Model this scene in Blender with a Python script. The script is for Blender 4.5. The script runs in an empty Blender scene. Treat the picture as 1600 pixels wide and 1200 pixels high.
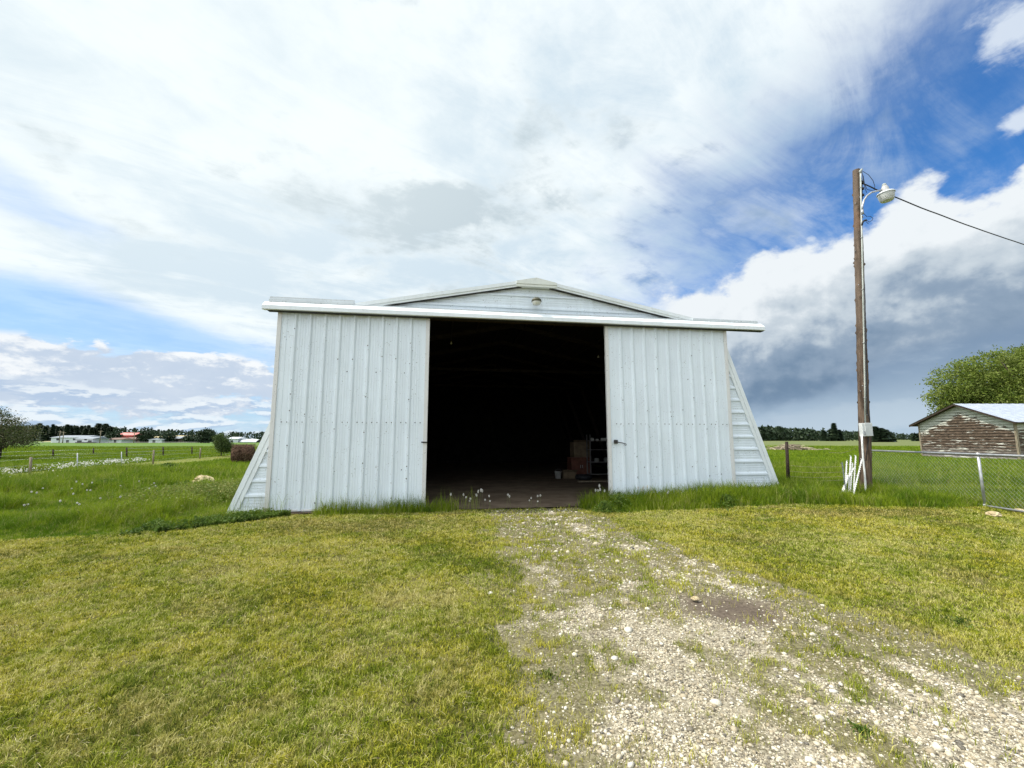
import bpy, bmesh, math, random
import numpy as np
from mathutils import Vector, Matrix, noise as mnoise

R = math.radians
C = bpy.data.collections.new("place"); bpy.context.scene.collection.children.link(C)
SC = bpy.context.scene

# ------------------------------------------------------------------ camera
F_PX, HZ, CAM_H = 670.0, 685.0, 1.6
PITCH = math.atan((HZ-600)/F_PX)
cam_d = bpy.data.cameras.new("camera"); cam = bpy.data.objects.new("camera", cam_d)
SC.collection.objects.link(cam); SC.camera = cam
cam_d.sensor_width = 36.0; cam_d.lens = 36.0*F_PX/1600.0
cam_d.clip_start = 0.05; cam_d.clip_end = 6000
cam.location = (0, 0, CAM_H); cam.rotation_euler = (math.pi/2+PITCH, 0, 0)

def ray(x, y):
    u = (x-800)/F_PX; v = (600-y)/F_PX; c = math.cos(PITCH); s = math.sin(PITCH)
    return Vector((u, c-v*s, s+v*c))
def at(x, y, Y):                       # point of the place seen at a photo pixel, Y metres ahead
    d = ray(x, y); p = d*(Y/d.y); return Vector((p.x, p.y, p.z+CAM_H))
def atz(x, y, z):
    d = ray(x, y); p = d*((z-CAM_H)/d.z); return Vector((p.x, p.y, z))

# ------------------------------------------------------------------ node maths
class S:
    """a value in a node tree with operators"""
    def __init__(s, g, sock): s.g = g; s.k = sock
    def _b(s, op, o, rev=False):
        a, b = (o, s) if rev else (s, o)
        return s.g.m(op, a, b)
    def __add__(s, o): return s._b('ADD', o)
    def __radd__(s, o): return s._b('ADD', o)
    def __sub__(s, o): return s._b('SUBTRACT', o)
    def __rsub__(s, o): return s._b('SUBTRACT', o, True)
    def __mul__(s, o): return s._b('MULTIPLY', o)
    def __rmul__(s, o): return s._b('MULTIPLY', o)
    def __truediv__(s, o): return s._b('DIVIDE', o)
    def __rtruediv__(s, o): return s._b('DIVIDE', o, True)
    def __neg__(s): return s._b('MULTIPLY', -1.0)
class G:
    def __init__(s, tree): s.t = tree; s.n = tree.nodes; s.l = tree.links
    def put(s, v, sock):
        if isinstance(v, S): s.l.new(v.k, sock)
        elif hasattr(v, 'is_output'): s.l.new(v, sock)
        elif isinstance(v, (tuple, list)) and len(v) == 3 and sock.type == 'RGBA': sock.default_value = (*v, 1)
        else: sock.default_value = v
    def m(s, op, *a, clamp=False):
        n = s.n.new('ShaderNodeMath'); n.operation = op; n.use_clamp = clamp
        for i, x in enumerate(a): s.put(x, n.inputs[i])
        return S(s, n.outputs[0])
    def ss(s, x, a, b):                # smooth step, rising from a to b (falls when a > b)
        if a > b: return 1.0 - s.ss(x, b, a)
        n = s.n.new('ShaderNodeMapRange'); n.interpolation_type = 'SMOOTHSTEP'
        s.put(x, n.inputs[0]); n.inputs[1].default_value = a; n.inputs[2].default_value = b
        return S(s, n.outputs[0])
    def mix(s, f, a, b, mode='MIX'):
        n = s.n.new('ShaderNodeMix'); n.data_type = 'RGBA'; n.blend_type = mode
        s.put(f, n.inputs[0]); s.put(a, n.inputs[6]); s.put(b, n.inputs[7])
        return S(s, n.outputs[2])
    def lerp(s, f, a, b): return a + (b-a)*f if isinstance(b, S) or isinstance(a, S) else f*(b-a)+a
    def xyz(s, v):
        n = s.n.new('ShaderNodeSeparateXYZ'); s.put(v, n.inputs[0])
        return [S(s, o) for o in n.outputs]
    def vec(s, x, y, z):
        n = s.n.new('ShaderNodeCombineXYZ')
        for i, q in enumerate((x, y, z)): s.put(q, n.inputs[i])
        return S(s, n.outputs[0])
    def noise(s, v, scale=5, detail=4, rough=.5, dist=0, lac=2.0, off=None):
        if off is not None:
            a = s.n.new('ShaderNodeVectorMath'); a.operation = 'ADD'; s.put(v, a.inputs[0]); a.inputs[1].default_value = off
            v = S(s, a.outputs[0])
        n = s.n.new('ShaderNodeTexNoise'); s.put(v, n.inputs['Vector'])
        n.inputs['Scale'].default_value = scale; n.inputs['Detail'].default_value = detail
        n.inputs['Roughness'].default_value = rough; n.inputs['Lacunarity'].default_value = lac
        n.inputs['Distortion'].default_value = dist
        return S(s, n.outputs['Fac'])
    def vor(s, v, scale=5, feature='F1', out='Distance', rand=1):
        n = s.n.new('ShaderNodeTexVoronoi'); n.feature = feature; s.put(v, n.inputs['Vector'])
        n.inputs['Scale'].default_value = scale; n.inputs['Randomness'].default_value = rand
        return S(s, n.outputs[out])
    def attr(s, name, out='Fac'):
        n = s.n.new('ShaderNodeAttribute'); n.attribute_name = name; return S(s, n.outputs[out])
    def obj(s): return S(s, s.n.new('ShaderNodeTexCoord').outputs['Object'])
    def pos(s): return S(s, s.n.new('ShaderNodeNewGeometry').outputs['Position'])
    def rnd(s): return S(s, s.n.new('ShaderNodeObjectInfo').outputs['Random'])

# ------------------------------------------------------------------ sun and sky
SUN_EL = R(57); sun_dir = Vector((-0.985, 0.00, 0)).normalized()*math.cos(SUN_EL) + Vector((0, 0, math.sin(SUN_EL)))
sd = bpy.data.lights.new("sun", 'SUN'); sun = bpy.data.objects.new("sun", sd); SC.collection.objects.link(sun)
sd.energy = 4.8; sd.angle = R(1.2); sd.color = (1.0, 0.95, 0.86)
sun.rotation_euler = sun_dir.to_track_quat('Z', 'Y').to_euler()

W = bpy.data.worlds.new("World"); SC.world = W; W.use_nodes = True
for n in list(W.node_tree.nodes): W.node_tree.nodes.remove(n)
g = G(W.node_tree)
SKY_STR = 0.12
def build_sky():
    tc = g.n.new('ShaderNodeTexCoord'); d = S(g, tc.outputs['Generated'])
    dx, dy, dz = g.xyz(d)
    az = g.m('ARCTAN2', dx, dy); el = g.m('ARCSINE', dz)
    K = 1/SKY_STR
    def ae(px, py):
        r = ray(px, py).normalized(); return math.atan2(r.x, r.y), math.asin(r.z)
    def col(r_, g_, b_, k=1.0):        # display colour 0-255 to light
        f = lambda c: (c/255/12.92 if c <= 10 else ((c/255+.055)/1.055)**2.4)*k
        return (f(r_)*K, f(g_)*K, f(b_)*K)
    def blob(px, py, wx, wy, rot=0.0):
        a0, e0 = ae(px, py); wa = wx/F_PX; we = wy/F_PX
        A = az-a0; E_ = el-e0
        if rot:
            c, s_ = math.cos(rot), math.sin(rot); A, E_ = A*c+E_*s_, E_*c-A*s_
        A = A/wa; E_ = E_/we
        return g.m('EXPONENT', -(A*A+E_*E_))
    def line(p, q):                     # signed height above the line through two photo points
        (a0, e0), (a1, e1) = ae(*p), ae(*q); k = (e1-e0)/(a1-a0); c = math.sqrt(1+k*k)
        return (el-(az*k+(e0-a0*k)))/c
    sky = g.n.new('ShaderNodeTexSky'); sky.sky_type = 'NISHITA'; sky.sun_disc = False
    sky.sun_elevation = SUN_EL; sky.sun_rotation = math.atan2(sun_dir.x, sun_dir.y) % (2*math.pi)
    sky.altitude = 700; sky.air_density = 1.0; sky.dust_density = 1.2; sky.ozone_density = 1.6
    base = g.mix(1.0, S(g, sky.outputs[0]), (0.42, 0.98, 1.50), 'MULTIPLY')
    # flat cloud layer seen in perspective
    h = g.m('MAXIMUM', dz, 0.02)+0.10
    u = dx/h; v = dy/h
    k = math.radians(38); c_, s_ = math.cos(k), math.sin(k)
    us = u*c_+v*s_; vs = v*c_-u*s_
    P1 = g.vec(us*0.35, vs*1.0, 0.0)      # streaks
    P2 = g.vec(u, v, 3.0)
    n1 = g.noise(P1, 1.3, 8, .58, .6)
    n2 = g.noise(P2, 1.1, 9, .56, .35)
    n3 = g.noise(P2, 3.4, 8, .6, .3, off=(5, 2, 1))
    n4 = g.noise(P1, 3.2, 9, .66, .9, off=(3, 8, 0))
    D3 = g.vec(dx, dy, dz*1.9)
    b1 = g.noise(D3, 5.5, 9, .58, .15, off=(3.1, 0, 0))
    b1s = g.noise(D3, 5.5, 9, .58, .15, off=(3.1-.022, 0, .035))     # the same clouds, looked at a little nearer the sun
    b2 = g.noise(D3, 15, 8, .6, .1, off=(0, 1.7, 0))
    b2s = g.noise(D3, 15, 8, .6, .1, off=(-.008, 1.7, .014))
    # ---- veil of high cloud: covers all but a slanted gap on the right
    gap = line((850, 440), (1215, -60))
    gap = -gap                             # positive below right of the line
    veil = 1.0 - g.ss(gap + (n1-.5)*0.66 + (n3-.5)*.26 + (n4-.5)*.38, -0.04, 0.34)
    veil = g.m('MAXIMUM', veil, g.ss(n1*.45+n3*.2+n4*.35, .43, .68)*.8)
    hole = blob(150, 500, 200, 24, -.10)*.8 + blob(0, 285, 110, 32, -.35)*.6 + blob(300, 620, 260, 60)*.95 + blob(10, 470, 120, 50, 0)*.5
    veil = veil*(1.0-g.ss(hole + (n3-.5)*.9, .25, .95)*.55)
    # colour of the veil
    vc = g.mix(g.ss(n2*.45+n3*.25+n4*.3, .41, .57), col(203, 224, 240, .97), col(244, 252, 255, 1.03))
    grey = blob(560, 345, 260, 50, .12) + blob(730, 330, 120, 55, .4)*1.1 + blob(810, 215, 60, 26)*.5
    vc = g.mix(g.ss(grey*(.15+n3*1.1) + (n2-.5)*.8+(n3-.5)*2.4+(b1-.5)*3.2+(n4-.5)*2.6+(b2-.5)*1.0, .20, 1.35)*.95, vc, col(176, 195, 207))
    glow = blob(120, 60, 520, 420) + blob(640, 210, 420, 160)*.4
    vc = g.mix(g.m('MINIMUM', glow*.42, .7), vc, col(247, 255, 255, 1.06))
    out = g.mix(veil, base, vc)
    # pale air near the horizon
    out = g.mix(g.ss(el, .26, 0.0)*.62, out, col(196, 221, 243))
    # ---- cumulus on the left, low
    e0 = ae(200, 560)[1]
    l1 = g.noise(g.vec(dx, dy, dz*2.4), 7.5, 8, .55, .1, off=(.7, 0, .2)); l1s = g.noise(g.vec(dx, dy, dz*2.4), 7.5, 8, .55, .1, off=(.7-.012, 0, .2+.03))
    field = (blob(60, 584, 250, 26, .0)*1.0 + blob(290, 573, 85, 20, -.10)*1.0 + blob(60, 615, 190, 22)*.7
             + blob(222, 598, 42, 10)*.7 + blob(0, 552, 90, 14)*.5)
    den = field*.92 + (l1-.5)*2.8 + (b2-.5)*.9
    shade = g.ss((l1-l1s)*3.0 + (el-e0+az*.02)*7.5 - (field-.6)*.25 + (b2-b2s)*3.0 + (l1-.5)*.9, -.50, .22)
    ccol = g.mix(shade*.9+(b2-.5)*.5+.05, col(200, 215, 234), col(248, 252, 255))
    out = g.mix(g.ss(den, .40, .58)*g.ss(field, .08, .30), out, ccol)
    # small ones down to the horizon, both sides
    lowm = g.ss(el, .150, .05)
    s1 = g.noise(g.vec(dx, dy, dz*3.2), 11, 8, .58, .1, off=(2, 0, 0)); s1s = g.noise(g.vec(dx, dy, dz*3.2), 11, 8, .58, .1, off=(2-.006, 0, .022))
    cc2 = g.mix(g.ss((s1-s1s)*4.0, -.16, .16), col(180, 202, 229), col(240, 248, 254))
    out = g.mix(g.ss((s1-.5)*1.7+lowm*.36, .22, .46)*.85*lowm, out, cc2)
    # ---- the big bank on the right
    a_ = lambda px, py: ae(px, py)
    top1 = line((1000, 474), (1340, 362))
    bump = blob(1445, 270, 58, 55)*.040 - blob(1535, 285, 30, 44)*.040 + blob(1200, 400, 60, 30)*.02 + blob(1060, 455, 60, 26)*.0
    D4 = g.vec(dx, dy, dz*1.25); b3 = g.noise(D4, 8, 7, .55, .1, off=(1, 4, 0)); b3s = g.noise(D4, 8, 7, .55, .1, off=(1-.016, 4, .020))
    inside = -top1 + bump + (b1-.5)*.10 + (b3-.5)*.085 + (b2-.5)*.05
    edge = g.ss(inside + (n4-.5)*.03, -.003, .020)
    rightm = g.ss(az+(b3-.5)*.25-el*.1, ae(985, 500)[0], ae(1045, 500)[0])
    edge = edge*rightm
    depth = g.ss(-top1+bump*.8, .0, .40)    # 0 at the top of the bank, 1 towards its base
    big = g.noise(g.vec(dx*1.0, dy, dz*2.0), 3.0, 5, .5, .3, off=(9, 1, 2))
    lowtop = line((1150, 520), (1600, 330))
    tt = depth*.84 + (big-.5)*.95 - (b3-b3s)*1.5 - (b1-b1s)*.4 - (b3-.5)*.2 + (blob(1330, 560, 170, 60, .2)+blob(1500, 440, 170, 60, .25))*.30 - blob(1255, 525, 90, 24, .5)*.22
    rim = g.ss(inside, .10, .0)
    tt = tt - rim*.38
    bank = g.mix(g.ss(tt, -.05, .36), col(240, 246, 250), col(200, 212, 222))
    bank = g.mix(g.ss(tt, .30, .68), bank, col(146, 166, 188))
    bank = g.mix(g.ss(tt, .62, 1.05), bank, col(116, 141, 168))
    # below the base: rain-grey air that pales towards the horizon
    base_l = line((1100, 650), (1600, 488))
    under = g.ss(-base_l + (b3-.5)*.05+(b1-.5)*.06, -.012, .035)
    uc = g.mix(g.ss(el+(big-.5)*.08, .18, .03), col(126, 150, 178), col(186, 207, 224))
    wisps = g.ss(b1*.5+s1*.5 + blob(1290, 655, 150, 20, .10)*.16 + blob(1440, 640, 100, 30, .2)*.10, .54, .70)
    uc = g.mix(wisps*.55, uc, col(206, 222, 234))
    uc = g.mix(blob(1240, 590, 170, 46, .1)*.6, uc, col(104, 134, 170))
    bank = g.mix(under*.9, bank, uc)
    out = g.mix(edge, out, bank)
    # scraps near the top right corner
    scr = blob(1588, 48, 30, 44, .5) + blob(1604, 178, 18, 12, .5)*1.1 + blob(1268, 375, 9, 8)*.6
    out = g.mix(g.ss(scr + (b2-.5)*2.2+(n4-.5)*1.2, .35, 1.05)*.85*g.ss(scr, .08, .3), out, col(228, 238, 249))
    # unseen sky behind the photographer: broken cloud, brightened leftwards to light the facade
    back = g.ss(dy, .12, -.35)
    bc = g.mix(g.ss(n2+(b1-.5)*.6, .35, .62), col(205, 222, 245, .8), col(244, 251, 255, 2.9))
    bc = g.mix(g.ss(dx, -.15, .75)*.85, bc, col(168, 186, 206, .75))
    out = g.mix(back, out, bc)
    over = g.ss(dz, .72, .95)
    out = g.mix(over*.8, out, col(248, 252, 255, 1.5))
    bg = g.n.new('ShaderNodeBackground'); g.put(out, bg.inputs[0]); bg.inputs[1].default_value = SKY_STR
    o = g.n.new('ShaderNodeOutputWorld'); g.l.new(bg.outputs[0], o.inputs[0])
build_sky()
SC.view_settings.view_transform = 'Standard'; SC.view_settings.look = 'None'
SC.view_settings.exposure = 0.0; SC.view_settings.gamma = 1.0
SC.render.engine = 'CYCLES'
SC.cycles.use_denoising = True; SC.cycles.denoising_prefilter = 'NONE'
SC.cycles.max_bounces = 6; SC.cycles.diffuse_bounces = 3; SC.cycles.transmission_bounces = 3
SC.cycles.transparent_max_bounces = 8; SC.cycles.glossy_bounces = 2
#__END_TOP__
# ------------------------------------------------------------------ helpers
def tag(o, label=None, cat=None, group=None, kind=None):
    if label: o['label'] = label
    if cat: o['category'] = cat
    if group: o['group'] = group
    if kind: o['kind'] = kind
    return o
def empty(name, loc=(0, 0, 0), rz=0.0):
    o = bpy.data.objects.new(name, None); C.objects.link(o); o.location = loc; o.rotation_euler = (0, 0, rz)
    o.empty_display_size = .2; return o
def copy_tree(o, parent=None):
    c = o.copy(); C.objects.link(c)
    if parent: c.parent = parent
    for ch in o.children: copy_tree(ch, c)
    return c
def material(name, fn, rough=.6, spec=.35, metal=0.0, trans=0.0):
    m = bpy.data.materials.new(name); m.use_nodes = True
    b = m.node_tree.nodes['Principled BSDF']; q = G(m.node_tree)
    b.inputs['Roughness'].default_value = rough; b.inputs['Specular IOR Level'].default_value = spec
    b.inputs['Metallic'].default_value = metal
    r = fn(q)
    if isinstance(r, dict):
        q.put(r['c'], b.inputs['Base Color'])
        if 'r' in r: q.put(r['r'], b.inputs['Roughness'])
        if 'h' in r:
            bn = q.n.new('ShaderNodeBump'); bn.inputs['Strength'].default_value = r.get('hs', .5)
            bn.inputs['Distance'].default_value = r.get('hd', .01); q.put(r['h'], bn.inputs['Height'])
            q.l.new(bn.outputs[0], b.inputs['Normal'])
    else: q.put(r, b.inputs['Base Color'])
    if trans:
        t = q.n.new('ShaderNodeBsdfTranslucent'); mx = q.n.new('ShaderNodeMixShader'); mx.inputs[0].default_value = trans
        q.put(r['c'] if isinstance(r, dict) else r, t.inputs[0])
        out = q.n['Material Output']; q.l.new(b.outputs[0], mx.inputs[1]); q.l.new(t.outputs[0], mx.inputs[2]); q.l.new(mx.outputs[0], out.inputs[0])
    return m

class MB:
    """collects shapes into one mesh"""
    def __init__(s): s.v = []; s.f = []; s.m = []; s.sm = []; s.cur = 0
    def add(s, vs, fs, smooth=False):
        o = len(s.v); s.v += [tuple(v) for v in vs]
        for f in fs: s.f.append(tuple(i+o for i in f)); s.m.append(s.cur); s.sm.append(smooth)
        return s
    def box(s, a, b, M=None):
        x0, y0, z0 = a; x1, y1, z1 = b
        vs = [Vector(p) for p in ((x0,y0,z0),(x1,y0,z0),(x1,y1,z0),(x0,y1,z0),(x0,y0,z1),(x1,y0,z1),(x1,y1,z1),(x0,y1,z1))]
        if M: vs = [M @ v for v in vs]
        return s.add(vs, ((0,3,2,1),(4,5,6,7),(0,1,5,4),(1,2,6,5),(2,3,7,6),(3,0,4,7)))
    def beam(s, p, q, w, h, up=(0, 0, 1)):           # square bar from p to q
        p, q = Vector(p), Vector(q); z = (q-p).normalized(); x = z.cross(Vector(up))
        if x.length < 1e-4: x = Vector((1, 0, 0))
        x.normalize(); y = z.cross(x)
        vs = [c + x*a*w/2 + y*b*h/2 for c in (p, q) for a, b in ((-1,-1),(1,-1),(1,1),(-1,1))]
        return s.add(vs, ((0,1,2,3),(7,6,5,4),(0,4,5,1),(1,5,6,2),(2,6,7,3),(3,7,4,0)))
    def tube(s, pts, r, n=8, cap=True, smooth=True):
        pts = [Vector(p) for p in pts]; rr = r if isinstance(r, (list, tuple)) else [r]*len(pts)
        o = []; px = None
        for i, p in enumerate(pts):
            t = (pts[min(i+1, len(pts)-1)]-pts[max(i-1, 0)]).normalized()
            x = (px - t*px.dot(t)) if px is not None else t.cross(Vector((0, 1, 0)) if abs(t.y) < .9 else Vector((1, 0, 0)))
            x.normalize(); px = x; y = t.cross(x)
            for k in range(n):
                a = 2*math.pi*k/n; o.append(p + (x*math.cos(a)+y*math.sin(a))*rr[i])
        fs = []
        for i in range(len(pts)-1):
            for k in range(n):
                a, b = i*n+k, i*n+(k+1) % n; fs.append((a, b, b+n, a+n))
        s.add(o, fs, smooth)
        if cap:
            b0 = len(s.v)-len(o)
            s.f.append(tuple(b0+k for k in range(n))[::-1]); s.m.append(s.cur); s.sm.append(False)
            s.f.append(tuple(b0+(len(pts)-1)*n+k for k in range(n))); s.m.append(s.cur); s.sm.append(False)
        return s
    def lathe(s, prof, n=24, c=(0, 0, 0), M=None, smooth=True):
        vs = []; fs = []
        for r, z in prof:
            for k in range(n):
                a = 2*math.pi*k/n; p = Vector((c[0]+r*math.cos(a), c[1]+r*math.sin(a), c[2]+z)); vs.append(M @ p if M else p)
        for i in range(len(prof)-1):
            for k in range(n):
                a, b = i*n+k, i*n+(k+1) % n; fs.append((a, b, b+n, a+n))
        return s.add(vs, fs, smooth)
    def prism(s, poly, ax, a0, a1):                   # polygon in the other two axes, pushed along ax
        def mk(p, t):
            return {'x': (t, p[0], p[1]), 'y': (p[0], t, p[1]), 'z': (p[0], p[1], t)}[ax]
        n = len(poly); vs = [mk(p, a0) for p in poly]+[mk(p, a1) for p in poly]
        fs = [tuple(range(n)), tuple(range(n, 2*n))[::-1]]+[(i, i+n, (i+1) % n+n, (i+1) % n) for i in range(n)]
        return s.add(vs, fs)
    def grid(s, rows, smooth=False, flip=False):
        n = len(rows[0]); vs = [p for r in rows for p in r]; fs = []
        for i in range(len(rows)-1):
            for k in range(n-1):
                f = (i*n+k, i*n+k+1, (i+1)*n+k+1, (i+1)*n+k); fs.append(f[::-1] if flip else f)
        return s.add(vs, fs, smooth)
    def build(s, name, mats, parent=None, fixn=True, bevel=0):
        me = bpy.data.meshes.new(name); me.from_pydata(s.v, [], s.f)
        for m in (mats if isinstance(mats, (list, tuple)) else [mats]): me.materials.append(m)
        me.polygons.foreach_set('material_index', s.m); me.polygons.foreach_set('use_smooth', s.sm)
        if fixn:
            bm = bmesh.new(); bm.from_mesh(me); bmesh.ops.recalc_face_normals(bm, faces=bm.faces); bm.to_mesh(me); bm.free()
        me.update(); o = bpy.data.objects.new(name, me); C.objects.link(o)
        if parent is not None: o.parent = parent
        if bevel:
            b = o.modifiers.new('bevel', 'BEVEL'); b.width = bevel; b.segments = 2; b.limit_method = 'ANGLE'
        return o

# ------------------------------------------------------------------ ground shape and cover, as functions of place
rng = np.random.default_rng(7)
_lat = rng.random((256, 256))
def vnoise(x, y):
    xi = np.floor(x).astype(int); yi = np.floor(y).astype(int); fx = x-xi; fy = y-yi
    fx = fx*fx*(3-2*fx); fy = fy*fy*(3-2*fy)
    a = _lat[xi & 255, yi & 255]; b = _lat[(xi+1) & 255, yi & 255]; c = _lat[xi & 255, (yi+1) & 255]; d = _lat[(xi+1) & 255, (yi+1) & 255]
    return (a*(1-fx)+b*fx)*(1-fy)+(c*(1-fx)+d*fx)*fy
def fbm(x, y, s=1.0, o=4, seed=0):
    t = np.zeros_like(x, dtype=float); amp = 1; tot = 0
    for i in range(o):
        t += amp*vnoise(x*s+seed*17.3+i*5.1, y*s-seed*9.7+i*3.3); tot += amp; amp *= .55; s *= 2.1
    return t/tot
def sst(x, a, b):
    t = np.clip((x-a)/(b-a), 0, 1); return t*t*(3-2*t)
def gz(x, y):                         # ground height
    x = np.asarray(x, float); y = np.asarray(y, float)
    h = .17*sst(x, 2.2, 6.5)*sst(y, 5.5, 10)
    h = h + .035*(fbm(x, y, .45, 3, 1)-.5)*sst(np.hypot(x, y), 1, 5)*(1-.8*barnmask(x, y))
    far = sst(np.hypot(x, y), 15, 60); h = h*(1-.6*far) + .25*(fbm(x, y, .06, 3, 2)-.5)*far
    return h
BX, BY, BYAW = 0.60, 10.28, R(8.84)
def barn_local(x, y):
    c, s = math.cos(BYAW), math.sin(BYAW); dx = x-BX; dy = y-BY
    return dx*c+dy*s, dy*c-dx*s
def barnmask(x, y):
    lx, ly = barn_local(x, y); return sst(np.abs(lx), 7.4, 6.6)*sst(ly, -1.2, -.3)*sst(ly, 19.5, 18.5)
def gzf(x, y): return float(gz(np.array([x]), np.array([y]))[0])
_yl = [2.0, 2.3, 2.83, 3.66, 5.27, 9.67, 12]; _xl = [-.05, -.02, .02, -.02, -.18, -.45, -.5]
_yr = [2.0, 3.27, 4.02, 5.52, 7.72, 9.67, 12]; _xr = [3.9, 3.63, 3.35, 3.0, 2.2, 1.7, 1.6]
def gravel(x, y):                     # 1 on the driveway, 0 on the lawn
    x = np.asarray(x, float); y = np.asarray(y, float)
    l = np.interp(y, _yl, _xl); r = np.interp(y, _yr, _xr)
    d = np.minimum(x-l, r-x) + (fbm(x, y, 1.6, 4, 3)-.5)*1.1
    return sst(d, -.18, .42)*(y < 10.6)
def grassy(x, y):                     # patches of grass inside the driveway
    c = (np.interp(y, _yl, _xl)+np.interp(y, _yr, _xr))/2
    mid = np.exp(-((x-c+.15)/.5)**2)*.20*sst(y, 2.8, 5)
    edge = .20*np.exp(-((x-np.interp(y, _yl, _xl)-.25)/.5)**2)+.16*np.exp(-((x-np.interp(y, _yr, _xr)+.3)/.5)**2)
    return sst(fbm(x, y, 1.9, 4, 5)*.65+fbm(x, y, 7, 2, 6)*.35 + mid + edge + .03+.03*sst(y, 4.0, 9), .46, .62)*(1-mud(x, y))
def mud(x, y): return np.exp(-(((x-2.10)/.56)**2+((y-4.34)/.44)**2+.5*(vnoise(x*5, y*5)-.5))**2.2)
def lawn_left(y): return np.interp(y, [0, 5, 7.0, 7.5, 8.4, 9.2, 9.7], [-8.6, -8.3, -7.8, -6.2, -5.35, -4.7, -4.2])
def tallfront(x):                     # the mown lawn ends here, long grass beyond
    return np.interp(x, [-30, -8, -6.2, -5.4, -4.9, -4.72, -4.3, -4.1, -3, -1.3, -.9, 1.5, 1.75, 2.5, 3, 6, 7.5, 9, 9.75, 10.1, 10.5, 14, 40], [6.9, 7.0, 7.45, 8.3, 9.0, 9.6, 9.6, 9.18, 9.30, 9.55, 10.3, 10.3, 9.65, 9.5, 9.6, 9.5, 9.3, 9.2, 9.2, 9.1, 8.4, 7.2, 7.0])
def tall(x, y):                       # 0 mown, 1 long grass
    return sst(y-tallfront(x)+(fbm(np.asarray(x, float), np.asarray(y, float), 1.3, 3, 8)-.5)*np.where(np.asarray(x) < -4.8, .95, .34), -.05, .22)
def mowpath(x, y):                    # mown strip running off on the left
    # centre line through two points, strip about 2.4 m wide
    x0, y0, x1, y1 = -20.9, 17.9, -24.2, 37.0
    t = (y-y0)/(y1-y0); cx = x0+(x1-x0)*t - .9*np.maximum(0, -t)*4
    return sst(1.75+.2*t*0-np.abs(x-cx), 0, .3)*(y > 6)
def inbarn(x, y, m=0.0):
    lx, ly = barn_local(x, y); return (np.abs(lx) < 6.62+m) & (ly > -.02-m) & (ly < 18.3+m)

# ------------------------------------------------------------------ colours
def c_lawn(q, p):
    a = q.noise(p, .55, 4, .6); b = q.noise(p, 2.3, 4, .6, off=(4, 2, 0)); c = q.noise(p, 24, 3, .6)
    k = q.mix(q.ss(a*.55+b*.45, .40, .60), (.232, .300, .006), (.47, .435, .030))
    k = q.mix(q.ss(q.noise(p, 1.15, 5, .62, .4, off=(1, 9, 0)), .52, .66)*.55, k, (.33, .25, .10))
    k = q.mix(q.ss(q.noise(p, .8, 4, .6, .3, off=(7, 1, 0)), .54, .68)*.6, k, (.155, .235, .016))
    x, y, z = q.xyz(p)
    dry = q.m('EXPONENT', -((x+2.6)*(x+2.6)/9.0+(y-8.2)*(y-8.2)/1.3))+q.m('EXPONENT', -((x-7.4)*(x-7.4)/7.0+(y-8.7)*(y-8.7)/.35))*1.1
    k = q.mix(q.ss(dry*(a+b), .45, 1.0)*.6, k, (.37, .27, .10))
    return q.mix(q.ss(c, .35, .7)*.35, k, (.46, .41, .10))
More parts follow.
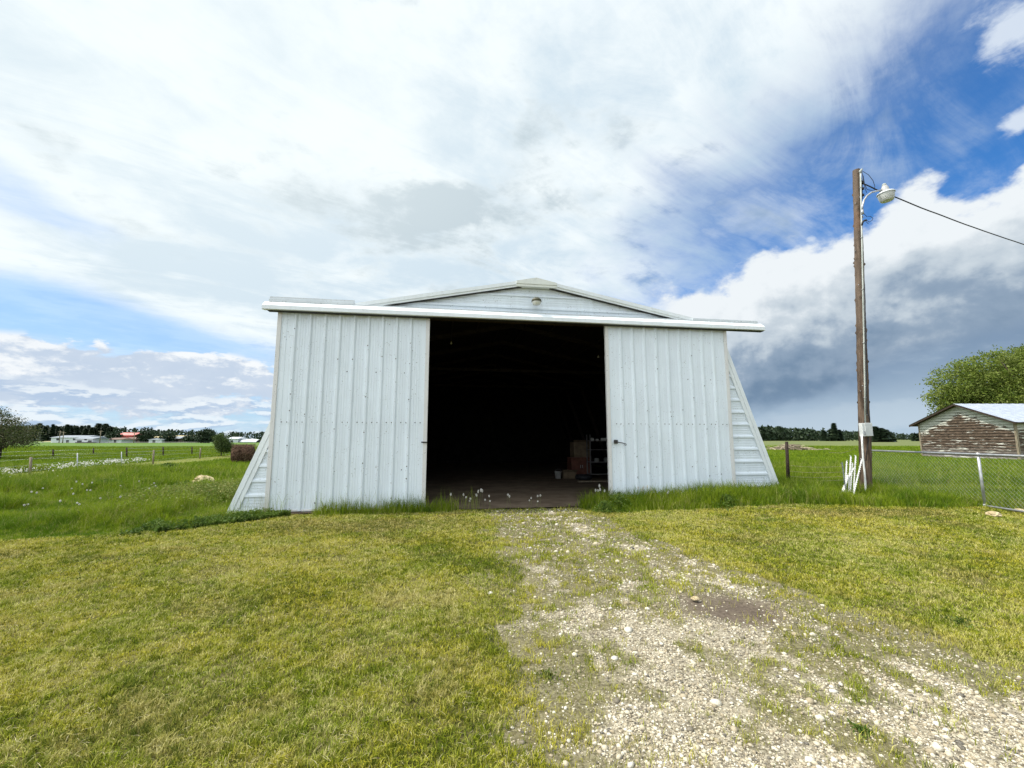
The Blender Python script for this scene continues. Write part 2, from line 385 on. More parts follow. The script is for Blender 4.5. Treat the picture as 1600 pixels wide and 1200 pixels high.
def ground_mat(q):
    p = q.pos(); px, py, pz = q.xyz(p)
    gr = q.attr('gravel'); tl = q.attr('tall'); mp = q.attr('mown'); md = q.attr('mud')
    n1 = q.noise(p, 3.0, 5, .6); n2 = q.noise(p, 30, 4, .65); n3 = q.noise(p, 110, 3, .6)
    lawn = q.mix(q.ss(n2*.6+n3*.4, .36, .62), (.028, .026, .009), (.13, .12, .03))
    lawn = q.mix(q.ss(n1, .42, .62)*.5, lawn, (.16, .14, .055))
    v1 = q.vor(p, 75, 'F1', 'Color'); vx, vy, vz = q.xyz(v1); vd = q.vor(p, 75, 'DISTANCE_TO_EDGE')
    peb = q.mix(q.ss(vx, .25, .85), (.13, .11, .075), (.48, .43, .32))
    peb = q.mix(q.ss(vy, .82, .95)*.6, peb, (.12, .11, .10))
    sand = q.mix(q.ss(n2, .35, .65), (.21, .18, .125), (.47, .42, .315))
    sand = q.mix(q.ss(n3, .54, .68)*.5, sand, (.50, .45, .33))
    grav = q.mix(q.ss(vd, .0, .05)*q.ss(n1+(vz-.5)*.3, .36, .55), sand, peb)
    grav = q.mix(md, grav, q.mix(q.ss(n2, .3, .7), (.085, .064, .047), (.155, .122, .092)))
    g1 = q.mix(q.ss(q.noise(p, 1.1, 5, .65), .35, .65), (.050, .085, .010), (.13, .18, .020))
    # fields, seen far off
    f1 = q.noise(p, .05, 5, .6); f2 = q.noise(p, .4, 5, .65); 
    field = q.mix(q.ss(f1*.45+f2*.55, .40, .60), (.085, .130, .018), (.155, .195, .035))
    fgrey = q.mix(q.ss(f2, .4, .6), (.105, .125, .050), (.155, .165, .085))
    dist = q.m('SQRT', px*px+py*py)
    band = q.ss(dist+(f2-.5)*30, 36, 60)*(1-q.ss(dist+(f2-.5)*20+(f1-.5)*30, 78, 100))
    field = q.mix(band*.8, field, fgrey)
    bright = q.ss(dist, 105, 130)
    field = q.mix(bright*q.ss(px, 0, -20)*.8, field, (.085, .165, .022))
    field = q.mix(q.ss(dist, 70, 160)*q.ss(px, 0, 20)*.75, field, (.135, .150, .060))
    nearf = q.ss(dist, 16, 40)
    g1 = q.mix(nearf, g1, field)
    soil = q.mix(q.ss(n2, .35, .65), (.10, .080, .050), (.22, .185, .125))
    grav = q.mix(q.ss(n1*.5+q.noise(p, 5.5, 4, .6)*.5, .52, .66)*.55, grav, soil)
    c = q.mix(gr, lawn, grav)
    c = q.mix(tl*(1-gr), c, g1)
    c = q.mix(mp, c, q.mix(f2, (.13, .165, .03), (.175, .19, .06)))
    h = n2*.5+n3*.25+q.m('MINIMUM', vd, .12)*gr*3.0
    return dict(c=c, h=h, hs=.55, hd=.02)
M = {}
M['ground'] = material('ground', ground_mat, .9, .2)
def c_white(dirt=1.0, base=(.765, .83, .88), green=.5):
    def f(q):
        p = q.obj(); x, y, z = q.xyz(p)
        big = q.noise(p, .9, 4, .6); st = q.noise(q.vec(x*9, y*9, z*.5), 1, 4, .6)
        c = q.mix(q.ss(big*.5+st*.5, .36, .64), tuple(k*.91 for k in base), base)
        c = q.mix(q.ss(st, .60, .80)*.30*dirt, c, (.50, .52, .46))
        sp = q.noise(p, 38, 2, .5); sp2 = q.noise(p, 5.0, 2, .5, off=(3, 3, 3))
        c = q.mix(q.ss(sp+sp2*.35, .85, .92)*.8*dirt, c, (.22, .22, .20))
        low = q.ss(z, .55, .0)*q.ss(q.noise(p, 3, 4, .6), .35, .7)
        c = q.mix(low*.35*dirt, c, (.42, .42, .34))
        return dict(c=c, h=q.noise(p, 2.2, 2, .5), hs=.28, hd=.02, r=q.lerp(q.ss(st, .3, .7), .38, .52))
    return f
M['white'] = material('painted_steel', c_white(), .45, .4)
M['white_clean'] = material('painted_steel_trim', c_white(.45, (.80, .84, .85)), .4, .4)
M['door_trim'] = material('door_trim', c_white(1.3, (.70, .69, .67)), .5, .3)
def c_flat(a, b, scale=6, stretch=None):
    def f(q):
        p = q.obj()
        if stretch:
            x, y, z = q.xyz(p); p = q.vec(x*stretch[0], y*stretch[1], z*stretch[2])
        return q.mix(q.ss(q.noise(p, scale, 5, .6), .35, .65), a, b)
    return f
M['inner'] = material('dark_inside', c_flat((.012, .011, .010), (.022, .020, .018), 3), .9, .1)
M['dirt'] = material('dirt_floor', lambda q: (lambda p: dict(c=q.mix(q.ss(q.noise(p, 1.5, 6, .65), .35, .65), (.105, .078, .054), (.16, .122, .086)), h=q.noise(p, 9, 6, .6), hs=.5, hd=.03))(q.pos()), .95, .1)
M['galv'] = material('galvanised', c_flat((.36, .37, .38), (.50, .51, .52), 12), .42, .5, .55)
M['black'] = material('black_iron', c_flat((.018, .018, .018), (.045, .040, .035), 20), .6, .3)
M['rust'] = material('rusted_iron', c_flat((.020, .014, .011), (.050, .034, .026), 20), .8, .2)
M['glass'] = material('lamp_glass', c_flat((.55, .56, .50), (.66, .66, .60), 8), .25, .5)
def c_pole(q):
    p = q.obj(); x, y, z = q.xyz(p)
    a = q.noise(q.vec(x*14, y*14, z*1.1), 1, 6, .65); b = q.noise(q.vec(x*60, y*60, z*5), 1, 4, .6); k = q.noise(p, 1.2, 3, .5)
    c = q.mix(q.ss(a, .36, .62), (.045, .031, .022), (.150, .108, .078))
    c = q.mix(q.ss(b, .58, .72)*.7, c, (.030, .020, .014))
    c = q.mix(q.ss(z, 2.0, 6.5)*.5, c, (.17, .13, .10))
    c = q.mix(q.ss(k, .55, .7)*.35, c, (.19, .10, .06))
    return dict(c=c, h=a*.6+b*.4, hs=.9, hd=.03)
M['pole'] = material('pole_wood', c_pole, .9, .15)
M['post_wood'] = material('post_wood', c_flat((.16, .13, .09), (.32, .27, .20), 8, (4, 4, .5)), .9, .15)
M['dark_wood'] = material('dark_post_wood', c_flat((.030, .022, .018), (.075, .055, .042), 8, (4, 4, .5)), .9, .15)
M['pvc'] = material('pale_conduit', c_flat((.34, .37, .34), (.45, .47, .43), 6), .45, .4)
M['stake'] = material('white_stake', c_flat((.62, .62, .60), (.80, .80, .78), 14), .5, .3)
M['stake_grey'] = material('grey_stake', c_flat((.10, .12, .11), (.18, .20, .19), 14), .6, .3)
M['cable'] = material('cable', c_flat((.015, .016, .020), (.030, .032, .036), 20), .6, .3)
M['greybox'] = material('grey_box', c_flat((.50, .52, .51), (.62, .63, .62), 5), .5, .4)
# ------------------------------------------------------------------ ground sheet
def axis(lo, hi, step, far):
    a = list(np.arange(lo, hi+1e-6, step)); d = step
    up = []; x = hi
    while x < far: d *= 1.13; x += d; up.append(x)
    d = step; dn = []; x = lo
    while x > -far: d *= 1.13; x -= d; dn.append(x)
    return np.array(dn[::-1]+a+up)
def make_ground():
    X = axis(-10, 11, .07, 2500); Y = axis(0, 11, .07, 2500)
    gx, gy = np.meshgrid(X, Y, indexing='xy'); sh = gx.shape; gx = gx.ravel(); gy = gy.ravel()
    z = gz(gx, gy)
    gr = gravel(gx, gy)
    z = z + gr*(fbm(gx, gy, 3, 3, 12)-.5)*.035 - mud(gx, gy)*.03
    z[inbarn(gx, gy, -.25)] -= .12
    v = np.stack([gx, gy, z], 1); me = bpy.data.meshes.new('ground')
    ny, nx = sh; i = np.arange(ny*nx).reshape(sh)
    q = np.stack([i[:-1, :-1], i[:-1, 1:], i[1:, 1:], i[1:, :-1]], -1).reshape(-1, 4)
    me.vertices.add(len(v)); me.vertices.foreach_set('co', v.ravel())
    me.loops.add(q.size); me.loops.foreach_set('vertex_index', q.ravel().astype(np.int32))
    me.polygons.add(len(q)); me.polygons.foreach_set('loop_start', np.arange(0, q.size, 4, dtype=np.int32)); me.polygons.foreach_set('use_smooth', np.ones(len(q), bool))
    me.update(calc_edges=True)
    for nm, val in (('gravel', gr*(1-.75*grassy(gx, gy)*gr)), ('tall', tall(gx, gy)*(1-mowpath(gx, gy))), ('mown', mowpath(gx, gy)), ('mud', mud(gx, gy))):
        a = me.attributes.new(nm, 'FLOAT', 'POINT'); a.data.foreach_set('value', val.astype(np.float32))
    me.materials.append(M['ground']); o = bpy.data.objects.new('ground', me); C.objects.link(o); tag(o, kind='structure')
make_ground()

# ------------------------------------------------------------------ the barn
barn = empty('barn', (BX, BY, 0), BYAW)
tag(barn, 'white ribbed steel barn with wide open sliding doors, sloping sides and a dark inside', 'barn')
HB, HE, ZE, ZP, DEP = 6.55, 4.98, 4.54, 5.52, 18.0
def hw(z, s=1): return (HB+(.16*(1-z/ZE) if s < 0 and z < ZE else 0))+(hw0(z)-HB)
def hw0(z): return HB+(HE-HB)*z/ZE if z <= ZE else HE*(ZP-z)/(ZP-ZE)
def ribprof(z0, z1, first, pitch, mirror=False):       # (z, push-out) of horizontal ribbed sheet
    pts = [(z0, 0.0)]
    k = first
    evs = []
    while k < z1+pitch:
        evs += [(k-.042, 0), (k-.028, .036), (k+.010, .034), (k+.050, 0)]
        for j in (1, 2, 3): c = k+.050+(pitch-.092)*j/4; evs += [(c-.008, 0), (c, .007), (c+.008, 0)]
        k += pitch
    pts += [e for e in evs if z0 < e[0] < z1]; pts.append((z1, 0.0)); return sorted(pts)
YW = .14
mb = MB()
pr = ribprof(.02, ZP-.05, .06, .318)
for z0_, z1_, xa, xb in ((.02, 4.46, -1, 0), (.30, 4.46, 0, 1)):
    rows = []
    for z, o in [p for p in pr if z0_ < p[0] < z1_]+[(z1_, 0)]:
        rows.append([(-hw(z, -1), YW-o, z), (-2.72, YW-o, z)] if xa < 0 else [(1.90, YW-o, z), (hw(z), YW-o, z)])
    mb.grid(rows)
mb.grid([[(-hw(z), YW-o, z), (0, YW-o, z), (hw(z), YW-o, z)] for z, o in [(4.462, 0)]+[p for p in pr if p[0] > 4.47]+[(ZP-.005, 0)]])
mb.build('front_wall', M['white'], barn, fixn=False)
mb = MB()                                              # the boards behind the front sheet, dark inside
mb.box((-6.4, YW+.03, .0), (-2.74, YW+.12, 4.3)); mb.box((1.92, YW+.03, .0), (6.4, YW+.12, 4.3))
mb = MB()
for x0_, x1_ in ((-2.9, -2.72), (1.9, 2.08)): mb.box((x0_, YW+.02, 0), (x1_, YW+.20, 4.46))
mb.box((-2.9, YW+.02, 4.47), (2.08, YW+.2, 4.60))
mb.build('door_frame', M['dark_wood'], barn)
for s in (-1, 1):                                      # side walls and roof slopes, ribbed sheet on the outside, lining inside
    mb = MB(); mb.cur = 0; n = int(DEP/.318)
    prof = [(y, o) for k in range(n) for y, o in ((k*.318, 0), (k*.318+.02, .035), (k*.318+.05, .035), (k*.318+.07, 0))]+[(DEP, 0)]
    mb.grid([[(s*(hw(0, s)+o), YW+.03+y, 0), (s*(HE+o), YW+.03+y, ZE)] for y, o in prof]); mb.cur = 1
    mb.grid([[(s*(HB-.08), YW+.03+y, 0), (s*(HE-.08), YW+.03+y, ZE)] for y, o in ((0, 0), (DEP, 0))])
    mb.build('side_wall', [M['white'], M['inner']], barn, fixn=False)
    mb = MB()
    mb.grid([[(s*(HE+.02), YW-.10+y, ZE+o-.02), (0, YW-.10+y, ZP+o)] for y, o in prof[:-1]+[(DEP+.2, 0)]]); mb.cur = 1
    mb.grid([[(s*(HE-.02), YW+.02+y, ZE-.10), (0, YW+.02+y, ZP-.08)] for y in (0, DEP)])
    mb.build('roof', [M['white'], M['inner']], barn, fixn=False)
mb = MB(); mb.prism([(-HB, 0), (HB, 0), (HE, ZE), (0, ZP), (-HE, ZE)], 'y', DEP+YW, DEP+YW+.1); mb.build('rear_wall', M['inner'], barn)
mb = MB(); mb.grid([[(x, y, .03) for x in np.linspace(-6.4, 6.4, 20)] for y in np.linspace(-.16, DEP, 40)], True); mb.build('floor_slab', M['dirt'], barn, fixn=False)
for k in range(7):                                     # timber frames inside
    y = 1.2+k*2.6; mb = MB()
    pts = [(-HB+.16, 0), (-HE+.14, ZE-.16), (0, ZP-.16), (HE-.14, ZE-.16), (HB-.16, 0)]
    for a, b in zip(pts, pts[1:]): mb.beam((a[0], y, a[1]), (b[0], y, b[1]), .14, .09, (0, 1, 0))
    mb.beam((-HE+.2, y+.1, ZE-.28), (HE-.2, y+.1, ZE-.28), .10, .05, (0, 1, 0)) if k in (2, 4) else None
    mb.build('timber_frame', material('frame_wood', c_flat((.022, .018, .014), (.040, .032, .024), 5), .85, .2) if k == 0 else bpy.data.materials['frame_wood'], barn)
mb = MB()
for s in (-1, 1):
    for j in range(6):
        t = (j+.5)/6; x = s*HE*(1-t)*.97; z = ZP-.13-(ZP-ZE)*(1-t); mb.beam((x, YW+.1, z), (x, DEP, z), .05, .06)
mb.build('purlins', bpy.data.materials['frame_wood'], barn)
# trim: sloping corner trims, rake trims, ridge piece
for s in (-1, 1):
    zb = .0 if s < 0 else .28
    mb = MB(); a = Vector((s*(hw(zb, s)+.015), 0, zb)); b = Vector((s*(HE+.015), 0, ZE)); t = (b-a).normalized(); nrm = Vector((-s*t.z, 0, s*t.x))
    for w0, w1, yo in ((0, .10, -.052), (.10, .13, -.036), (.13, .19, -.046)):
        p = [a+nrm*w0, a+nrm*w1, b+nrm*w1, b+nrm*w0]
        mb.prism([(q_.x, q_.z) for q_ in p], 'y', YW+yo, YW+.01+(.001 if w0 else 0))
    mb.build('corner_trim', M['white_clean'], barn)
    mb = MB(); a = Vector((s*(HE+.12), 0, ZE+.0)); b = Vector((0, 0, ZP+.03)); t = (b-a).normalized(); nrm = Vector((s*t.z, 0, -s*t.x))
    if nrm.z > 0: nrm = -nrm
    a0 = a
    for w0, w1, yo in ((-.01, .075, -.15), (.075, .125, -.125)):
        b2 = b+Vector((0, 0, -w0/ t.dot(Vector((-s, 0, 0))))); b3 = b+Vector((0, 0, -w1/t.dot(Vector((-s, 0, 0)))))
        mb.prism([(p.x, p.z) for p in (a+nrm*w0, a+nrm*w1, b3, b2)], 'y', YW+yo, YW-.02)
    mb.build('rake_trim', M['white_clean'], barn)
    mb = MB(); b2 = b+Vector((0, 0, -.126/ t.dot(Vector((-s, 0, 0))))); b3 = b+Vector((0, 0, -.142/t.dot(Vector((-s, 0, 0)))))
    mb.prism([(p.x, p.z) for p in (a+nrm*.126, a+nrm*.142, b3, b2)], 'y', YW-.10, YW-.03); mb.build('soffit_shadow_strip', M['black'], barn)  # black strip standing in for the soffit shadow under the rake trim
mb = MB(); mb.prism([(-.50, ZP-.125), (-.50, ZP-.058), (0, ZP+.048), (.52, ZP-.062), (.52, ZP-.125)], 'y', YW-.18, YW-.03)
mb.prism([(-.50, ZP-.185), (-.50, ZP-.127), (.52, ZP-.127), (.52, ZP-.185)], 'y', YW-.165, YW-.028)
mb.build('ridge_piece', material('cream_steel', c_white(.5, (.74, .76, .70)), .45, .35), barn)
# door track hood across the front, and the flashing above it
mb = MB(); hood = [(-.06, 4.635), (-.20, 4.520), (-.205, 4.430), (-.165, 4.418), (-.165, 4.435), (-.05, 4.435)]
mb.prism(hood, 'x', -6.20, 6.11); mb.build('track_hood', M['white_clean'], barn)
mb = MB(); mb.prism([(-.03, 4.42), (-.155, 4.42), (-.155, 4.405), (-.03, 4.405)], 'x', -6.1, 6.1); mb.build('door_track', M['black'], barn)
M['flash'] = material('dull_flashing', c_white(1.2, (.62, .66, .68)), .5, .4)
mb = MB(); mb.box((-6.1, -.052, 4.628), (6.0, .12, 4.640)); mb.build('hood_shadow_strip', M['black'], barn)  # solid black strip drawn as the shade line between hood and flashing
for x0_, x1_, tz in ((-6.12, -4.3, 4.770), (4.15, 6.02, 4.722)):
    mb = MB()
    mb.prism([(-.062, 4.641), (-.062, 4.70), (-.02, 4.705), (-.02, tz), (.10, tz+.005), (.10, 4.641)], 'x', x0_, x1_); mb.build('flashing', M['flash'], barn)
mb = MB()
mb.prism([(-.058, 4.641), (-.058, 4.665), (.13, 4.672), (.13, 4.641)], 'x', -4.298, 4.148); mb.build('flashing', M['flash'], barn)
# lamp over the door
mb = MB(); lx = barn_local(at(838, 470, 10.2).x, at(838, 470, 10.2).y)[0]; lz = at(838, 470, 10.2).z
mb.tube([(lx, YW, lz+.07), (lx, -.02, lz+.10), (lx, -.09, lz+.06)], .016, 8)
lamp = mb.build('wall_lamp', M['black'], barn)
mb = MB(); mb.lathe([(.02, .07), (.07, .06), (.115, .02), (.125, -.03), (.112, -.03)], 24, (lx, -.10, lz)); mb.build('lamp_shade', material('old_brass', c_flat((.045, .045, .025), (.10, .095, .05), 9), .5, .4), lamp)
mb = MB(); mb.lathe([(.108, -.025), (.108, -.06), (.085, -.105), (0.001, -.112)], 24, (lx, -.10, lz)); mb.build('lamp_glass', M['glass'], lamp)

def ribbed_door(x0, x1, first, zb, zt, name, mirror):
    W_ = x1-x0; pts = [(0, 0)]; p = .3175
    for k in range(9):
        c = first+k*p
        pts += [(c-.058, 0), (c-.024, .040), (c+.012, .040), (c+.046, 0)]
        for j in (1, 2, 3):
            e = c+.046+(p-.104)*j/4
            if e < W_-.05: pts += [(e-.008, 0), (e, .007), (e+.008, 0)]
    e = .12
    for e in (.10, .19): pts += [(e-.008, 0), (e, .007), (e+.008, 0)] if first > .3 else []
    pts = sorted(pts)+[(W_, 0)]
    mb = MB(); zs = list(np.linspace(zb, zt, 12)); zj = 1.93
    lo = [z for z in zs if z < zj]+[zj]; hi = [zj-.02]+[z for z in zs if z > zj]
    wob = lambda x, z: .006*math.sin(x*2.1+z*1.3)+.004*math.sin(z*2.7+x*5)
    mb.grid([[(x0+x, -o+wob(x, z)-.003, z) for z in hi] for x, o in pts]); mb.grid([[(x0+x, -o+wob(x, z), z) for z in lo] for x, o in pts])
    dmb = mb; d = empty_d = None
    def screw(x, z, out=0.004):
        dmb.cur = 1
        dmb.lathe([(.013, 0), (.010, -.006), (.0, -.008)], 6, (0, 0, 0), Matrix.Translation((x, -out-.004, z)) @ Matrix.Rotation(-math.pi/2, 4, 'X'))
    random.seed(len(name)+int(x0))
    for k in range(10):
        c = first+k*p
        screw(x0+c-.055, 1.955); screw(x0+c-.17, 1.957)
    for k in range(9):
        c = first+k*p
        for z in np.linspace(zb+.25, zt-.35, 11):
            if random.random() < .15: screw(x0+c-.006, z+random.uniform(-.1, .1), .042)
        for z in (.9, 3.1):
            if random.random() < .3: screw(x0+c-.12, z)
    d = dmb.build(name, [M['white'], M['rust']], barn, fixn=False)
    mb = MB(); z0, z1 = zb, zt
    mb.box((x0-.012, -.030, zb-.01), (x0+.075, .05, zt)); mb.box((x1-.075, -.030, zb-.01), (x1+.012, .05, zt))
    mb.box((x0+.078, -.012, zb-.012), (x1-.078, .045, zb+.03))
    mb.build('door_edge', M['door_trim'], d, bevel=.006)
    mb = MB(); mb.box((x0+.05, .052, zb), (x1-.05, .085, zt)); mb.build('door_backing', M['inner'], d)
    return d
dl = ribbed_door(-5.915, -2.585, .375, .055, 4.45, 'sliding_door', False); tag(dl, 'white ribbed sliding door on the left with a short black bolt at its edge')
dr = ribbed_door(1.765, 5.095, .40, .085, 4.45, 'sliding_door', True); tag(dr, 'white ribbed sliding door on the right with a rusty latch')
mb = MB(); mb.beam((-2.70, -.045, 1.515), (-2.57, -.045, 1.510), .02, .028); mb.build('bolt', M['black'], dl)
mb = MB(); mb.box((1.90, -.075, 1.475), (1.985, -.030, 1.565)); mb.tube([(1.98, -.07, 1.51), (2.10, -.09, 1.49), (2.17, -.095, 1.462)], .010, 6)
mb.tube([(2.17+.022*math.cos(a), -.095, 1.452+.022*math.sin(a)) for a in np.linspace(0, 6.28, 10)], .006, 6)
mb.build('latch', M['black'], dr)

# ------------------------------------------------------------------ things inside the barn
def bl(x, y, z): c, s = math.cos(BYAW), math.sin(BYAW); return Vector((BX+x*c-y*s, BY+x*s+y*c, z))
def bloc(px, py, ly):               # point of the barn seen at a pixel, at local depth ly
    r = ray(px, py); c, s = math.cos(BYAW), math.sin(BYAW)
    t = (ly + (BY*c-BX*s)) / (r.y*c-r.x*s); p = r*t
    return barn_local(p.x, p.y)[0], p.z+CAM_H
def inside(name, label, cat, px, ly, rz=0.0, group=None, z=.035):
    x, _ = bloc(px, 740, ly); o = empty(name, bl(x, ly, z), BYAW+rz); tag(o, label, cat, group); return o
M['card'] = material('cardboard', c_flat((.12, .09, .058), (.17, .13, .085), 5), .9, .1)
M['redwood'] = material('red_cabinet', c_flat((.10, .040, .028), (.14, .06, .04), 6), .7, .2)
M['shelfm'] = material('shelf_steel', c_flat((.10, .10, .10), (.16, .155, .15), 6), .6, .3)
def carton(o, w, d, h, m='card'):
    mb = MB(); mb.box((-w/2, -d/2, 0), (w/2, d/2, h)); mb.build('box_body', M[m], o, bevel=.01)
    mb = MB(); mb.grid([[(-w/2, -d/2, h+.002), (-w/2-.06, -d/2-.10, h+.09)], [(w/2, -d/2, h+.002), (w/2+.06, -d/2-.10, h+.09)]]); mb.build('flap', M[m], o, fixn=False)
cab = inside('cabinet', 'dark red wooden cabinet standing inside the barn beside the shelving', 'cabinet', 905, 7.2)
mb = MB(); mb.box((-.42, -.3, 0), (.42, .3, .80)); mb.build('carcass', M['redwood'], cab, bevel=.01)
for x in (-.205, .205):
    mb = MB(); mb.box((x-.19, -.325, .06), (x+.19, -.302, .76)); dd = mb.build('cabinet_door', M['redwood'], cab, bevel=.006)
    mb = MB(); mb.box((x*.2-.012, -.35, .38), (x*.2+.012, -.326, .50)); mb.build('handle', M['galv'], dd)
b1 = inside('cardboard_box', 'brown cardboard box set on top of the red cabinet inside the barn', 'box', 907, 7.2, .05, z=.84); carton(b1, .70, .5, .60)
b2 = inside('cardboard_box', 'low open cardboard box on the dirt floor inside the barn', 'box', 889, 6.7, -.1); carton(b2, .52, .4, .26)
sh = inside('shelving_unit', 'tall dark steel shelving unit loaded with jars inside the right door', 'shelf', 940, 6.6)
for x in (-.52, .52):
    for y in (-.2, .2): mb = MB(); mb.box((x-.02, y-.02, 0), (x+.02, y+.02, 1.72)); mb.build('post', M['shelfm'], sh)
for z in (.15, .62, 1.10, 1.46): mb = MB(); mb.box((-.54, -.22, z), (.54, .22, z+.025)); mb.build('shelf', M['shelfm'], sh)
jars = [(-.36, 1.487, .07, .13, 'white plastic jar at the left end of the upper barn shelf'), (-.16, 1.487, .06, .10, 'small grey jar second along the upper barn shelf'),
        (.12, 1.487, .12, .14, 'wide pale tub in the middle of the upper barn shelf'), (.38, 1.487, .07, .17, 'tall pale jug at the right end of the upper barn shelf'),
        (-.2, .647, .11, .18, 'dark paint can on the lower barn shelf'), (.2, .647, .10, .2, 'dented paint can right of another on the lower barn shelf')]
M['jar'] = material('jar_plastic', c_flat((.42, .42, .40), (.60, .60, .57), 7), .5, .3)
M['can'] = material('can_steel', c_flat((.12, .13, .12), (.24, .24, .22), 7), .5, .4)
for x, z, r, h, lb in jars:
    p = Matrix.Rotation(BYAW, 4, 'Z') @ Vector((x, -.02, 0)); o = empty('storage_jar' if z > 1 else 'paint_can', sh.location+p+Vector((0, 0, z-.035))); tag(o, lb, 'jar' if z > 1 else 'can')
    mb = MB(); mb.lathe([(.001, 0), (r, 0), (r, h*.8), (r*.8, h*.9)], 18); mb.build('body', M['jar' if z > 1 else 'can'], o)
    mb = MB(); mb.lathe([(r*.84, h*.86), (r*.84, h), (.001, h)], 18); mb.build('lid', M['shelfm'], o)
o = inside('paint_bucket', 'white plastic bucket on the barn floor left of the low box', 'bucket', 872, 6.6)
mb = MB(); mb.lathe([(.001, 0), (.11, 0), (.135, .26), (.14, .26), (.125, .25), (.10, .02), (.001, .02)], 20); mb.build('body', M['jar'], o)
mb = MB(); mb.tube([(.138*math.cos(a), 0, .25+.12*math.sin(a)) for a in np.linspace(0, math.pi, 10)], .004, 5); mb.build('bail', M['galv'], o)
o = inside('plank', 'long pale board lying on the dirt floor below the shelving', 'plank', 940, 5.2)
mb = MB(); mb.box((-.9, -.09, 0), (.9, .09, .04)); ob = mb.build('board', M['post_wood'], o, bevel=.004)
o = inside('tyre', 'worn black tyre lying on the barn floor in front of the cabinet', 'tyre', 912, 6.2)
mb = MB(); mb.lathe([(.19+.0, .04), (.20, .0), (.29, -.0), (.33, .05), (.33, .12), (.29, .17), (.20, .17), (.19, .13)], 28); mb.build('tread', M['cable'], o)
for px, py, lb, ly in ((705, 535, 'small pale bulb hanging from the barn roof near the left door', 3.0), (935, 556, 'small pale bulb hanging from the barn roof near the right door', 3.6)):
    x, z = bloc(px, py, ly); o = empty('hanging_bulb', bl(x, ly, z)); tag(o, lb, 'lamp')
    mb = MB(); mb.lathe([(.001, -.07), (.03, -.055), (.035, -.03), (.02, 0), (.018, .03), (.001, .035)], 14); mb.build('bulb', M['glass'], o)
    zt = ZP-(ZP-ZE)*abs(x)/HE-.1
    mb = MB(); mb.tube([(0, 0, .03), (0, 0, zt-z)], .006, 5); mb.build('cord', M['cable'], o)
# ------------------------------------------------------------------ yard pole with its lamp
PB = Vector((8.66, 10.75, gzf(8.66, 10.75)-.1)); PT = at(1338, 266, 10.75)
pole = empty('utility_pole', PB); tag(pole, 'tall leaning brown timber pole with conduit, grey box and yard lamp beside the barn', 'utility pole')
def pp(z, dx=0, dy=0): t = (z-PB.z)/(PT.z-PB.z); q = PB.lerp(PT, t); return Vector((q.x+dx, q.y+dy, z))-PB
def build_pole():
    mb = MB(); n = 20; rows = []; H = PT.z-PB.z; rs = random.Random(3)
    kn = [(rs.uniform(0, 6.28), rs.uniform(.4, H-.2), rs.uniform(.5, 1)) for _ in range(95)]
    for i in range(180):
        z = H*i/179; c = pp(PB.z+z); r0 = .128-.046*z/H; row = []
        for k in range(n+1):
            a = 2*math.pi*(k % n)/n
            r = r0*(1+.09*mnoise.noise(Vector((math.cos(a)*1.5, math.sin(a)*1.5, z*1.4))) + .07*mnoise.noise(Vector((math.cos(a)*4, math.sin(a)*4, z*9))))
            for ka, kz, ks in kn:
                if abs(z-kz) < .05:
                    d = abs((a-ka+math.pi) % (2*math.pi)-math.pi); r += ks*.045*math.exp(-(d/.22)**2-((z-kz)/.028)**2)
            row.append((c.x+r*math.cos(a), c.y+r*math.sin(a), z))
        rows.append(row)
    mb.grid(rows, True); mb.add([rows[-1][k] for k in range(n)], [tuple(range(n))])
    mb.cur = 1
    for ka, kz, ks in kn[:26]:
        c = pp(PB.z+kz); r = .128-.046*kz/H; d = Vector((math.cos(ka), math.sin(ka), 0)); mb.beam(c+d*(r-.01), c+d*(r+.035*ks), .018, .014)
    mb.build('pole_shaft', [M['pole'], M['galv']], pole)
build_pole()
zt = PT.z
def w2(p): return p-PB
# pale conduit up the right side
mb = MB(); pts = [w2(at(*q, 10.62)) for q in ((1344.5, 270), (1347.3, 400), (1349.3, 500), (1351.3, 600), (1352, 662))]
mb.tube(pts, .018, 12)
mb.tube([pts[0], pts[0]+Vector((0, 0, .05)), pts[0]+Vector((.05, 0, .10))], [.028, .030, .026], 10)
cd = mb.build('conduit', M['pvc'], pole)
for z in (2.6, 4.0, 5.4, 6.8, 8.2):
    mb = MB(); i = (pts[0].z+PB.z-z)/(pts[0].z-pts[-1].z); q = pts[0].lerp(pts[-1], max(0, min(1, i))); c = pp(z)
    mb.tube([q+Vector((.028*math.cos(a), .028*math.sin(a), 0)) for a in np.linspace(0, 6.28, 12)], .006, 5)
    mb.build('strap', M['galv'], cd)
mb = MB(); mb.tube([w2(at(*q, 10.55)) for q in ((1350.5, 445), (1352.2, 520), (1354, 600), (1354.4, 636), (1354, 644), (1358.5, 652), (1359.5, 662))], .011, 7); mb.build('dark_conduit', M['cable'], pole)
bc = w2(at(1352.5, 671.5, 10.52))
mb = MB(); mb.box((-.115, -.05, -.160), (.115, .06, .160), Matrix.Translation(bc)); jb = mb.build('junction_box', M['greybox'], pole, bevel=.008)
mb = MB(); mb.box((-.060, -.066, -.150), (.122, -.052, .166), Matrix.Translation(bc)); mb.build('cover', M['greybox'], jb, bevel=.006)
mb = MB(); mb.box((-.108, -.072, -.12), (-.070, -.052, -.03), Matrix.Translation(bc)); mb.build('hasp', M['galv'], jb)
mb = MB(); mb.tube([w2(at(*q, 10.50)) for q in ((1346.5, 681), (1347, 690), (1348.5, 715), (1351, 740), (1352.5, 760), (1353, 782))], .020, 10); mb.build('lower_conduit', M['stake'], pole)
mb = MB(); mb.tube([w2(at(*q, 10.55)) for q in ((1357, 681), (1357, 690), (1355, 699), (1353, 720))], .010, 6); mb.build('ground_cable', M['cable'], pole)
